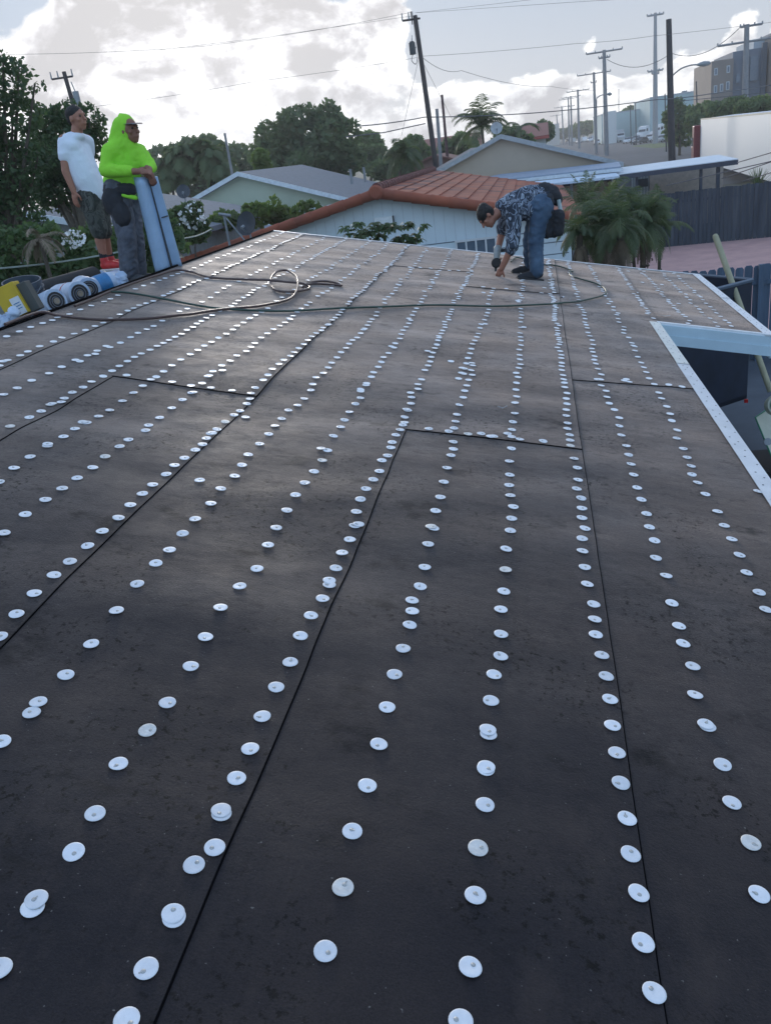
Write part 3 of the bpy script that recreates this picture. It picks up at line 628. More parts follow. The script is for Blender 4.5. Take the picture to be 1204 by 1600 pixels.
blobmesh('hair', [('e', hc+U*.046-fa*.028, (U.cross(fa)*.084, fa*.104, U*.078)), ('e', hc+U*.004-fa*.056, (U.cross(fa)*.080, fa*.056, U*.072))], M_hair, wm, .009, 2, .003, 60)
tor = [('c', shR+Vector((.06, .02, -.07)), .085, shL+Vector((-.06, -.02, -.07)), .085), ('e', neck-U*.035, (Vector((.085, 0, 0)), Vector((0, .10, 0)), U*.045)),
       ('c', w(115, 238, -.03), .125, w(133, 280, -.03), .145), ('c', w(124, 238, .08), .125, w(137, 280, .06), .15), ('c', w(133, 280, -.03), .145, w(145, 303, -.02), .125), ('c', w(137, 280, .06), .15, w(148, 302, .07), .128),
       ('c', shR-U*.015, .066, lerp(shR, elR, .50), .070), ('c', shL-U*.015, .064, lerp(shL, w(140, 262, .25), .5), .066), ('c', neck-U*.03, .058, shR-U*.005, .060), ('c', neck-U*.03, .058, shL-U*.005, .058)]
blobmesh('t_shirt', tor, M_tee, wm, .012, 18, .005, 5)
blobmesh('shorts', [('c', hipR+U*.08, .12, hipR-U*.05, .115), ('c', hipL+U*.08, .12, hipL-U*.05, .11), ('c', hipR, .112, knR+U*.01, .088), ('c', hipL, .11, knL+U*.01, .088)], M_camog, wm, .013, 3, .010, 9)
for an, d in ((anR, ft), (anL, (ft+Vector((0, .4, 0))).normalized())):
    h = an+Vector((0, 0, -.085))
    sh = blobmesh('shoe', [('c', an-U*.02, .045, h+U*.01, .045), ('c', h-d*.02+U*.0, .042, h+d*.10, .044), ('c', h+d*.10, .044, h+d*.19-U*.012, .034)], M_red, wm, .009, 2)
    mb = MB(); c_ = h+d*.08-U*.048; mb.box(c_, (.29, .085, .022), math.atan2(d.y, d.x)); mb.build('sole', mat('sole_white', (.6, .58, .56), .7), sh, bevel=.01)
    mb = MB(); mb.tube([an-U*.01, an+U*.05], .040, 12); mb.build('sock', M_black, wm)
# --- man in hi-vis hoodie
Yh = 8.05
def h_(px, py, dy=0): return W(px, py, Yh+dy)
hm = E('person', h_(215, 432), 'person in lime green hooded sweatshirt and dusty work trousers holding an upright metal sheet', 'person')
hc = h_(203, 204); fa = Vector((.90, -.42, -.12)).normalized()
shR = h_(170, 232, -.10); shL = h_(217, 236, .12); elR = h_(165, 266, -.16); wrR = h_(216, 268, -.22); elL = h_(236, 260, .06); wrL = h_(232, 267, -.12)
hipR = h_(186, 312, -.05); hipL = h_(201, 312, .12); knR = h_(198, 368, -.10); knL = h_(210, 366, .08); anR = h_(202, 422, -.05); anL = h_(215, 420, .10)
ft = Vector((.93, -.36, 0)).normalized()
bod = head_prims(hc, fa, U) + [('c', hc-U*.06-fa*.02, .052, h_(198, 226), .06), ('c', shR, .055, elR, .042), ('c', elR, .042, wrR, .03), ('c', shL, .055, elL, .042), ('c', elL, .042, wrL, .03), ('c', h_(192, 240), .08, lerp(hipR, hipL, .5), .09),
      ('c', hipR, .085, knR, .06), ('c', hipL, .085, knL, .06), ('c', knR, .055, anR, .04), ('c', knL, .055, anL, .04)]
bod += hand_prims(wrR, h_(240, 268, -.15)-wrR, Vector((0, -.7, .7)), .9, 1) + hand_prims(wrL, h_(238, 281, -.12)-wrL, Vector((.3, -1, .2)), .7, -1)
body = blobmesh('body', bod, M_skin2, hm, .0075, 3); eyes(hm, hc, fa, U, body)
sdv = U.cross(Vector((fa.x, fa.y, 0)).normalized())
hood = [('e', hc+U*.028-fa*.040, (sdv*.096, Vector((fa.x, fa.y, 0)).normalized()*.094, U*.116)), ('c', hc+U*.07-fa*.035, .075, hc+U*.120-fa*.065, .035), ('c', hc-U*.02-fa*.050, .092, h_(191, 228, 0), .105), ('c', h_(192, 224), .085, h_(203, 230), .08),
        ('c', h_(189, 196), .076, h_(184, 226), .088), ('c', lerp(shR, shL, .12)-U*.02, .085, lerp(shR, shL, .88)-U*.02, .08), ('c', h_(181, 244, -.02), .110, h_(184, 282, -.02), .112), ('c', h_(200, 246, .05), .110, h_(198, 282, .04), .112), ('c', h_(190, 250), .12, h_(191, 280), .122), ('c', h_(209, 242, .02), .095, h_(202, 284, .0), .095), ('c', h_(214, 240, .06), .085, h_(226, 256, .02), .06), ('c', h_(180, 286, -.02), .115, h_(201, 288, .02), .115),
        ('c', shR-U*.02, .070, elR, .060), ('c', elR, .062, h_(203, 267, -.21), .048), ('c', shL, .074, elL, .058), ('c', elL, .060, lerp(elL, wrL, .55), .044)]
ho = blobmesh('hoodie', hood, M_hood, hm, .010, 20, .006, 9)
# shirt tail under the hoodie
blobmesh('shirt_tail', [('c', h_(193, 305, -.14), .020, h_(212, 309, -.12), .022)], M_hood, hm, .008, 2)
mb = MB(); bf = Vector((fa.x, fa.y, 0)).normalized(); cc = hc+U*.058+bf*.135
vs = []
for j in range(9):
    q = -1+2*j/8; vs += [cc + sdv*.075*q - bf*.055*q*q - bf*.06, cc + sdv*.060*q + bf*(.035-.045*q*q) - U*.012]
vs2 = [v - U*.006 for v in vs]; k = len(vs)
mb.add(vs+vs2, [(2*j, 2*j+1, 2*j+3, 2*j+2) for j in range(8)]+[(k+2*j, k+2*j+1, k+2*j+3, k+2*j+2) for j in range(8)]+[(2*j+1, 2*j+3, k+2*j+3, k+2*j+1) for j in range(8)])
mb.build('cap_brim', mat('cap_grey', (.20, .17, .18), .8), hm)
blobmesh('trousers', [('c', hipR+U*.1, .118, hipR-U*.03, .118), ('c', hipL+U*.1, .115, hipL-U*.03, .112), ('c', hipR, .112, knR, .086), ('c', hipL, .11, knL, .086), ('c', knR, .086, anR-U*.01, .082), ('c', knL, .086, anL-U*.01, .082)], M_dirty, hm, .012, 3, .014, 9)
blobmesh('tool_apron', [('e', h_(178, 315, -.12), (Vector((.11, 0, 0)), Vector((0, .09, 0)), U*.14)), ('e', h_(190, 335, -.15), (Vector((.09, 0, 0)), Vector((0, .07, 0)), U*.12)), ('c', h_(172, 296, -.1), .06, h_(204, 297, -.1), .06)], M_black, hm, .012, 3, .006, 10)
for an, d in ((anR, ft), (anL, ft)):
    h = an-U*.09; sh = blobmesh('shoe', [('c', an-U*.02, .05, h+U*.01, .048), ('c', h-d*.02, .045, h+d*.11, .045), ('c', h+d*.11, .045, h+d*.18-U*.008, .038)], mat('boot_grey', (.07, .07, .075), .8, .4, 25, .3), hm, .009, 2)
    mb = MB(); mb.box(h+d*.08-U*.048, (.29, .095, .022), math.atan2(d.y, d.x)); mb.build('sole', mat('sole_dirty', (.28, .27, .25), .8), sh, bevel=.01)
# --- the sheet of metal he holds
t0, t1 = h_(209, 277, -.14), h_(246, 275, -.05); b0, b1 = h_(244, 428, -.10), h_(284, 417, .05)
mb = MB(); vs = []; nu, nv = 16, 14
for j in range(nv+1):
    v = j/nv; a = t0.lerp(b0, v); b = t1.lerp(b1, v); n_ = (b-a).cross(b0-t0).normalized()
    if n_.y > 0: n_ = -n_
    for i in range(nu+1):
        uu = i/nu
        if uu <= .70: q = a.lerp(b, uu*.86) + n_*(.085*sin(pi*uu/.7))
        else: q = a.lerp(b, .602 + (uu-.70)*1.33) + n_*(.035*((uu-.70)/.3)+.012)
        if uu > .70 and uu < .73: q = q - n_*.035
        vs.append(q)
k = len(vs); fs = [(j*(nu+1)+i, j*(nu+1)+i+1, (j+1)*(nu+1)+i+1, (j+1)*(nu+1)+i) for j in range(nv) for i in range(nu)]
mb.add(vs, fs, True); mo = mb.build('metal_sheet', mat('flashing_blue', s(158, 186, 214), .42, .10, 5, .1, .2)); md = mo.modifiers.new('s', 'SOLIDIFY'); md.thickness = .004
gm = MB(); nn = (t1-t0).cross(b0-t0).normalized(); nn = nn if nn.y < 0 else -nn
gm.tube([t0.lerp(t1, .615)+nn*.012, b0.lerp(b1, .63)+nn*.012], .007, 6, r2=.016); gm.build('fold_gap_shade', M_iron, mo)  # dark tube along the fold, colouring in the shade of the slit
gm = MB(); gm.tube([t1.lerp(b1, .42)+nn*.05, t0.lerp(t1, .72).lerp(b0.lerp(b1, .72), .43)+nn*.05], .006, 6); gm.build('fold_notch', M_iron, mo)
tag(mo, 'tall pale blue flashing sheet with a dark slit, held upright by the hooded worker', 'metal sheet')
# --- bending man
Yb = 9.75
def b_(px, py, dy=0): return W(px, py, Yb+dy)
bm_ = E('person', b_(838, 438), 'person in blue camouflage shirt and jeans bending double to nail the felt', 'person')
hc = b_(760, 339, -.05); hf = Vector((-.55, -.15, -.80)).normalized(); hu = Vector((-.83, .0, .56)).normalized()
hd = Vector((-.30, -.35, -.9)).normalized()
shN = b_(803, 326, -.20); shF = b_(792, 322, .20); elN = b_(800, 383, -.28); wrN = b_(783, 420, -.25); elF = b_(783, 366, .20); wrF = b_(777, 392, .05)
hipN = b_(845, 322, -.10); hipF = b_(843, 322, .12); knN = b_(836, 378, -.14); knF = b_(828, 374, .14); anN = b_(838, 424, -.16); anF = b_(828, 412, .22)
bod = head_prims(hc, hd, hu) + [('c', hc-hu*.05, .055, b_(785, 325, 0), .062), ('c', shN, .055, elN, .043), ('c', elN, .043, wrN, .031), ('c', shF, .055, elF, .045), ('c', elF, .044, wrF, .032), ('c', b_(805, 318), .09, lerp(hipN, hipF, .5), .09), ('c', hipN, .09, knN, .06), ('c', hipF, .09, knF, .06), ('c', knN, .055, anN, .04), ('c', knF, .055, anF, .04)]
bod += hand_prims(wrN, b_(774, 437, -.22)-wrN, Vector((-.4, -1, .2)), 1.2, 1) + hand_prims(wrF, b_(776, 404, .05)-wrF, Vector((-1, 0, 0)), 1.6, -1)
body = blobmesh('body', bod, M_skin1, bm_, .0075, 3); eyes(bm_, hc, hd, hu, body)
blobmesh('hair', [('e', hc+hu*.048-hd*.020, (hu.cross(hd).normalized()*.095, hd*.106, hu*.078)), ('e', hc-hd*.055+hu*.0, (hu.cross(hd).normalized()*.086, hd*.062, hu*.090))], M_hair, bm_, .009, 2, .006, 40)
tor = [('c', shN+Vector((.02, .04, 0)), .095, shF, .09), ('c', lerp(shN, shF, .5)+Vector((.02, 0, .0)), .15, b_(828, 312), .150), ('c', b_(828, 312), .150, b_(846, 312), .148), ('c', b_(812, 330, -.08), .10, b_(838, 328, -.08), .11),
       ('c', shN, .085, elN, .070), ('c', elN, .070, lerp(elN, wrN, .18), .062), ('c', shF, .08, lerp(shF, elF, .85), .066), ('c', b_(785, 322), .08, b_(800, 322), .12)]
blobmesh('shirt', tor, M_camo, bm_, .012, 3, .011, 8)
blobmesh('trousers', [('c', hipN+U*.0, .130, hipN-U*.06, .118), ('c', hipF, .130, hipF-U*.06, .11), ('c', hipN, .115, knN, .080), ('c', hipF, .11, knF, .080), ('c', knN, .080, anN, .070), ('c', knF, .080, anF, .070)], M_jean, bm_, .012, 3, .012, 9)
blobmesh('jacket_tail', [('c', b_(850, 300), .10, b_(860, 305), .095), ('c', b_(862, 300), .07, b_(869, 312), .06)], M_black, bm_, .012, 3, .01, 9)
pc_ = b_(864, 350, -.10)
blobmesh('tool_pouch', [('c', pc_+Vector((-.08, 0, .10)), .055, pc_+Vector((-.07, 0, -.09)), .05), ('c', pc_+Vector((.06, 0, .08)), .06, pc_+Vector((.05, 0, -.08)), .055), ('c', pc_+Vector((.0, .03, .08)), .06, pc_+Vector((-.01, .03, -.10)), .05), ('c', pc_+Vector((-.06, 0, .12)), .06, pc_+Vector((-.05, 0, .26)), .06)], M_black, bm_, .010, 2, .012, 10)
mb = MB(); q0 = b_(872, 312, -.05); mb.tube([q0, q0+Vector((.02, -.02, -.14))], .022, 8); mb.build('pouch_bottle', mat('bottle_pale', (.42, .5, .5), .5), bm_)
mb = MB(); mb.tube([b_(845, 333, -.14), b_(846, 339, -.14)], .03, 8); mb.build('red_tag', mat('red_tag', (.5, .05, .03), .6), bm_)
fd = Vector((-.97, -.2, 0)).normalized()
for an in (anN, anF):
    z_ = rz(an.x)+.03; h = Vector((an.x, an.y, z_+.035)); sh = blobmesh('shoe', [('c', Vector((an.x, an.y, z_+.10)), .048, h, .046), ('c', h-fd*.03, .044, h+fd*.11, .046), ('c', h+fd*.11, .046, h+fd*.19-U*.008, .038)], M_black, bm_, .009, 2)
    mb = MB(); mb.box((h+fd*.08)-U*.038, (.30, .10, .022), math.atan2(fd.y, fd.x), Matrix.Rotation(math.atan2(fd.y, fd.x), 3, 'Z') @ Matrix.Rotation(-SL, 3, 'Y')); mb.build('sole', M_rub, sh, bevel=.008)
# nail gun in his far hand
g0 = b_(777, 386, .03); g1 = b_(774, 420, -.02)
gun = E('nail_gun', g1, 'grey pneumatic coil nail gun held point down by the bending worker', 'nail gun')
d = (g1-g0).normalized(); mb = MB(); mb.tube([g0-d*.02, g0, g0+d*.05, g0+d*.16], [.028, .042, .042, .03], 14); mb.build('gun_body', mat('gun_grey', (.35, .38, .38), .4, .2, 20, 0, .2), gun)
mb = MB(); mb.tube([g0+d*.15, g1, g1+d*.03], [.018, .014, .010], 8); mb.build('nose', M_iron, gun)
mb = MB(); c_ = g0+d*.17+Vector((.0, -.03, 0)); mb.lathe([(.045, -.03), (.055, -.02), (.055, .02), (.045, .03)], c_, d.cross(Vector((0, 1, 0))).cross(d), 16); mb.build('coil_canister', M_rub, gun)
mb = MB(); mb.tube([g0+d*.04, g0+d*.05+Vector((.12, .02, .0))], .018, 8); mb.build('handle', M_rub, gun)

# ------------------------------------------------------------------ things along the ridge at left
M_wrap = mat('plastic_wrap', s(198, 212, 228), .35, .12, 9, .4, bscale=25, col2=s(150, 172, 200))
M_print = mat('print_blue', s(50, 120, 170), .45, .2, 12)
def roll(a, b, r, label, spiral=True, printed=None, m=None, grp=None):
    a, b = Vector(a), Vector(b); o = E('felt_roll', (a+b)/2-Vector((0, 0, r)), label, 'roll', grp)
    d = (b-a).normalized(); mb = MB(); L_ = (b-a).length
    pts_ = [a+d*L_*t for t in np.linspace(0, 1, 9)]; mb.tube(pts_, [r*(1-.05*(i in (0, 8)))+.006*noise.noise(p*9) for i, p in enumerate(pts_)], 20); mb.build('wrapping', m or M_wrap, o)
    for e, q in ((a, -d), (b, d)):
        n = q; ax = n.orthogonal().normalized(); ay = n.cross(ax)
        if spiral:
            mb = MB(); mb.lathe([(r*.72, 0), (r*.72, .006)], e+n*.002, n, 20); eo = mb.build('roll_end', M_rub, o)
            mb = MB(); mb.tube([e + n*.010 + (ax*cos(t)+ay*sin(t))*(r*.10+r*.56*t/18.) for t in np.linspace(0, 18, 70)], r*.035, 5); mb.build('spiral_edge', mat('felt_grey', (.16, .17, .19), .7), eo)
            mb = MB(); mb.tube([e + n*.006, e+n*.012], r*.25, 12); mb.build('core_tube', mat('cardboard', (.30, .24, .17), .8), eo)
    if printed:
        mb = MB(); c1 = a+d*L_*printed[0]; c2 = a+d*L_*printed[1]; mb.tube([c1, c2], r*1.012, 20, False); mb.build('printed_band', printed[2], o)
    return o
GRr = 'white plastic wrapped felt rolls along the ridge'
def rr_(px, py, Y): return W(px, py, Y)
Mred = mat('print_red', (.40, .04, .05), .5)
roll(rr_(88, 471, 6.2), rr_(58, 483, 6.35), .105, 'wrapped felt roll nearest the yellow box, its spiral end facing the roof', True, (.55, .72, Mred), grp=GRr)
roll(rr_(125, 459, 6.7), rr_(92, 465, 6.9), .11, 'wrapped felt roll with red print, second from the yellow box', True, (.35, .5, Mred), grp=GRr)
roll(rr_(140, 452, 7.0), rr_(128, 448, 7.35), .105, 'wrapped felt roll leaning behind the red printed one', True, grp=GRr)
roll(rr_(176, 440, 7.35), rr_(148, 450, 7.2), .10, 'wrapped roll with large blue print left of the hooded worker', False, (.25, .9, M_print), grp=GRr)
roll(rr_(178, 444, 8.0), rr_(156, 450, 8.1), .10, 'crumpled white wrapped roll at the hooded worker\'s feet', False, grp=GRr)
roll(rr_(158, 447, 8.2), rr_(190, 438, 8.6), .12, 'white wrapped roll under the red shoes', False, grp=GRr)
roll(rr_(224, 446, 8.7), rr_(238, 438, 9.1), .06, 'white wrapped roll under the hooded worker', False, grp=GRr)
a, b = rr_(148, 432, 8.1), rr_(58, 458, 7.3)
o = E('felt_roll', (a+b)/2-Vector((0, 0, .1)), 'open black felt roll lying behind the white wrapped ones', 'roll'); d = (b-a).normalized()
mb = MB(); L_ = (b-a).length; mb.lathe([(.10, 0), (.10, L_), (.088, L_), (.088, L_-.02), (.085, .25), (.085, .0), (.10, 0)], a, d, 28, False); mb.build('roll_body', M_rub, o)
mb = MB(); mb.lathe([(.05, .02), (.05, .25), (.045, .25), (.045, .02), (.05, .02)], a, d, 20, False); mb.build('inner_wrap', M_black, o)
# crumpled plastic
for k, (px, py, Y, r, lab) in enumerate([(148, 444, 8.1, .11, 'crumpled clear plastic bag under the red shoes'), (178, 446, 7.5, .10, 'loose wad of pale wrapping beside the hooded worker\'s boot'), (8, 503, 5.5, .06, 'small heap of grey scrap wrapper below the yellow carton')]):
    c_ = rr_(px, py, Y); o = blobmesh('plastic_wad', [('e', c_, (Vector((r*1.3, 0, 0)), Vector((0, r, 0)), U*r*.7)), ('e', c_+Vector((.06, .02, .03)), (Vector((r*.7, 0, .03)), Vector((0, r*.6, 0)), U*r*.6))], M_wrap, None, .012, 1, .03, 22); tag(o, lab, 'plastic')
# bucket
c_ = rr_(44, 474, 6.35); o = E('bucket', c_, 'dark grey plastic bucket on the ridge beside the yellow box', 'bucket')
ax = Vector((.10, -.15, 1)).normalized(); c0 = c_-ax*.14
mb = MB(); mb.lathe([(.12, 0), (.128, .01), (.148, .30), (.156, .30), (.156, .33), (.144, .33), (.118, .02)], c0, ax, 26, False); mb.build('pail', mat('pail_grey', (.055, .07, .09), .45, .2, 6), o)
mb = MB(); mb.lathe([(.163, .262), (.163, .272), (.15, .272)], c0, ax, 26, False); mb.lathe([(.158, .235), (.158, .243), (.14, .243)], c0, ax, 26, False); mb.build('rim', MAT['pail_grey'], o)
mb = MB(); mb.tube([c0+ax*.27+Vector((.16*cos(t), -.16*sin(t), -.12*sin(t))) for t in np.linspace(0, pi, 14)], .003, 6); mb.build('handle', M_grey, o)
mb = MB(); c1 = rr_(38, 446, 6.6); mb.tube([c1-Vector((.05, 0, .12)), c1+Vector((-.02, 0, .06))], .012, 6); mb.tube([c1+Vector((-.14, 0, -.06)), c1+Vector((.10, .0, .06))], .02, 8)
tag(mb.build('scraper', mat('scraper_dark', (.05, .055, .06), .6)), 'dark hand tool standing in the grey bucket', 'tool')
# yellow box
c_ = rr_(22, 470, 5.75); M3 = Matrix.Rotation(-.30, 3, 'Y') @ Matrix.Rotation(.25, 3, 'Z')
o = E('carton', c_, 'yellow carton of caps with a white label tilted beside the grey bucket', 'carton')
mb = MB(); mb.box(c_, (.17, .14, .24), 0, M3); mb.build('box_body', mat('carton_yellow', (.52, .36, .02), .6, .1, 8), o, bevel=.006)
mb = MB(); mb.box(c_+M3 @ Vector((.035, -.072, -.05)), (.075, .004, .13), 0, M3); l_ = mb.build('white_label', mat('label_white', (.66, .68, .70), .6), o)
mb = MB(); 
for q in (.02, 0, -.02): mb.box(c_+M3 @ Vector((.035, -.0755, -.05+q)), (.05, .002, .006), 0, M3)
mb.build('print_line', MAT['print_blue'], l_)
mb = MB(); mb.box(c_+M3 @ Vector((.105, .03, -.02)), (.10, .12, .22), 0, M3); tag(mb.build('carton', mat('carton_dark', (.07, .075, .07), .7), bevel=.006), 'dark open carton between the yellow carton and the bucket', 'carton')

# ------------------------------------------------------------------ foliage
def crown(name, blobs, n, size, m, par, aspect=1.7, shell=.55):
    V = []; tot = sum(b[3]*b[4]*b[5] for b in blobs)
    for (cx, cy, cz, rx, ry, rz_) in blobs:
        k = max(20, int(n*rx*ry*rz_/tot)); u = nrg.normal(size=(k, 3)); u /= np.linalg.norm(u, axis=1)[:, None]
        rr = shell + (1-shell)*nrg.random(k)**.6; 
        for q in range(2):  # leaf clumps leave gaps
            pass
        p = u*rr[:, None]*np.array([rx, ry, rz_]) + np.array([cx, cy, cz])
        jit = np.array([[noise.noise(Vector(a)*(1.4/max(rx, .3))) for a in p]]).T
        p = p + u*jit*max(rx, rz_)*.35
        keep = jit[:, 0] > -.28; p = p[keep]; k = len(p)
        a = nrg.normal(size=(k, 3)); a[:, 2] *= .8; a /= np.linalg.norm(a, axis=1)[:, None]; b = nrg.normal(size=(k, 3)); b -= (a*b).sum(1)[:, None]*a; b /= np.linalg.norm(b, axis=1)[:, None]
        sz = size*(.6+.8*nrg.random(k))[:, None]
        V.append(np.stack([p-a*sz*aspect/2, p+b*sz/2, p+a*sz*aspect/2, p-b*sz/2], 1))
    V = np.concatenate(V).reshape(-1, 3); Fq = np.arange(len(V)).reshape(-1, 4)
    return npmesh(name, V, Fq, m, par)
def tree(name, base, blobs, n, size, m, label, cat='tree', group=None, trunk_r=.2, trunk=M_bark, limbs=True, inner=None):
    base = Vector(base); o = E(name, base, label, cat, group)
    big = max(blobs, key=lambda b: b[3]*b[5]); top = Vector(big[:3])
    mb = MB(); mb.tube(curve_pts([base, lerp(base, top, .5)+Vector((trunk_r*.6, 0, 0)), top], 4), trunk_r, 8, r2=trunk_r*.35)
    if limbs:
        for b in blobs[:9]:
            c = Vector(b[:3])
            if (c-top).length > .2: st = lerp(base, top, .62); mb.tube([st, lerp(st, c, .5)+Vector((0, 0, .1*trunk_r)), c], trunk_r*.4, 6, r2=trunk_r*.1)
    mb.build('trunk', trunk, o); crown('crown', blobs, n, size, m, o)
    return o
def pxb(px, py, Y, rx, rz_, ry=None):
    """a crown lobe centred on a sight line at depth Y, radii in photo pixels turned to metres"""
    c = W(px, py, Y); sc = (c-CO).dot(fwd)/F; return (c.x, c.y, c.z, rx*sc, (ry if ry else rx)*sc, rz_*sc)
def gtree(name, px, Y, blobs, n, size, m, label, **k):
    bl = [pxb(a, b, Y+rnd.uniform(-.04, .04)*Y*.5, c, d) for (a, b, c, d) in blobs]; c = W(px, 300, Y); return tree(name, (c.x, c.y, 0), bl, n, size, m, label, **k)
gtree('leafy_tree', -20, 15, [(-10, 130, 50, 45), (30, 105, 22, 14), (55, 130, 22, 16), (5, 90, 20, 12), (20, 180, 45, 35), (-40, 250, 70, 90), (15, 270, 45, 50), (60, 245, 25, 30), (-20, 370, 60, 70), (30, 350, 45, 50)], 11500, .062, M_leafB, 'tall dark broadleaf tree at the left edge of the photo with lacy gaps', trunk_r=.16)
gtree('leafy_tree', 100, 18, [(75, 190, 30, 26), (110, 180, 28, 22), (140, 185, 22, 22), (100, 230, 55, 45), (60, 270, 40, 40), (150, 220, 16, 30), (50, 225, 20, 25), (95, 300, 45, 30)], 9500, .065, M_leafB, 'dense dark tree rising directly behind the two standing workers', trunk_r=.18)
gtree('vine_thicket', 120, 13, [(30, 400, 50, 45), (90, 400, 45, 45), (150, 395, 45, 45), (215, 385, 45, 45), (260, 370, 30, 35), (10, 440, 40, 30), (130, 425, 50, 25)], 9000, .07, M_leafA, 'low thicket of vines and shrubs behind the buckets and rolls', cat='shrubs', trunk_r=.05)
gtree('shrub', 285, 20, [(285, 345, 22, 22), (300, 330, 18, 14), (305, 360, 22, 18), (262, 362, 20, 22)], 2600, .09, M_leafA, 'green bush with white flowers left of the black satellite dish', cat='shrub', trunk_r=.04)
fb = kids(bpy.data.objects[[o.name for o in bpy.data.objects if o.get('category') == 'shrub'][-1]])[0].parent
crown('flower_clusters', [pxb(300, 336, 19.7, 20, 16), pxb(288, 352, 19.7, 16, 12), pxb(310, 350, 19.7, 10, 10)], 170, .085, M_flower, fb, 1.1, .8)['kind'] = 'stuff'
crown('flower_clusters', [pxb(118, 372, 12.6, 18, 14)], 130, .045, M_flower, bpy.data.objects['vine_thicket'], 1.1, .8)['kind'] = 'stuff'
gtree('shrub', 430, 26, [(350, 345, 26, 14), (400, 335, 24, 18), (432, 322, 8, 16), (440, 335, 26, 14), (480, 330, 24, 12)], 2200, .12, M_leafD, 'bright green weeds growing over the slatted awning of the pale green house', cat='shrub', trunk_r=.03)
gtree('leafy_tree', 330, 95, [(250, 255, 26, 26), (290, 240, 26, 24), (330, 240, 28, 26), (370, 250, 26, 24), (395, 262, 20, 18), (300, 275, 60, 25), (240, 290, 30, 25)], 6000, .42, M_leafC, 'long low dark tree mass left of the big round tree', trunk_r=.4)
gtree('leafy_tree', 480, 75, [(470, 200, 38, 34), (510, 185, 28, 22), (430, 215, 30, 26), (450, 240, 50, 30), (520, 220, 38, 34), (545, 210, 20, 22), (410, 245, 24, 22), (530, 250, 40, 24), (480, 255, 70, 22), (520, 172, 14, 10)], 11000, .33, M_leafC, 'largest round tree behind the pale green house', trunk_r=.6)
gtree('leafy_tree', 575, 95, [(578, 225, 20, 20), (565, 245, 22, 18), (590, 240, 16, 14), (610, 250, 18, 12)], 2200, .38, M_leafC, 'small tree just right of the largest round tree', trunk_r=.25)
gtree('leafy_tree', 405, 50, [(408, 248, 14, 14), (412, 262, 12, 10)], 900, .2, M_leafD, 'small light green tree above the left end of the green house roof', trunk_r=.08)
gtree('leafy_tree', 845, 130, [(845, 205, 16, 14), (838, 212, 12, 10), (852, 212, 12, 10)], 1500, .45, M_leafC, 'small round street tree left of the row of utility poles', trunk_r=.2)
TR = 'street trees round the truck yard'
for i, (px, Y, bl, lab) in enumerate([
        (1060, 120, [(1058, 185, 22, 26), (1070, 205, 18, 22), (1050, 205, 14, 18)], 'street tree just right of the street lamp pole'),
        (1100, 105, [(1095, 180, 22, 18), (1110, 172, 20, 14), (1085, 195, 16, 18)], 'street tree beside the red cab, left of the trailer top'),
        (1130, 95, [(1128, 172, 26, 16), (1145, 168, 22, 14)], 'street tree above the middle of the trailer'),
        (1180, 90, [(1175, 168, 26, 14), (1195, 165, 18, 14)], 'street tree above the right end of the trailer'),
        (985, 330, [(985, 176, 14, 7), (975, 180, 12, 6)], 'light green tree over the white truck yard wall'),
        (950, 380, [(950, 190, 16, 8), (938, 196, 14, 8), (962, 186, 12, 7)], 'far street tree just right of the two thick poles'),
        (912, 420, [(912, 200, 16, 9), (900, 205, 12, 8)], 'far street tree among the row of utility poles'),
        (880, 480, [(878, 208, 14, 6), (890, 205, 10, 6)], 'farthest street tree at the end of the road')]):
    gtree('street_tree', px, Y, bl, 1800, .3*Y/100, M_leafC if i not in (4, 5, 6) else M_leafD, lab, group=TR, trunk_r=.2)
# distant tree line, one crown each
fl = 'trees of the far tree line'
spots = [(180, 300, 'behind the hooded worker'), (226, 296, 'right of the hooded worker'), (640, 232, 'under the leaning main pole'), (668, 250, 'right of the leaning main pole base'), (715, 226, 'left of the coconut palm'), (800, 214, 'right of the coconut palm'), (605, 262, 'left of the dark palm')]
for px, py, lab in spots:
    gtree('leafy_tree', px, 85, [(px, py, 24, 14), (px-14, py+6, 18, 12), (px+15, py+5, 18, 12)], 1500, .35, M_leafC, 'low dark distant tree ' + lab, group=fl, trunk_r=.2)
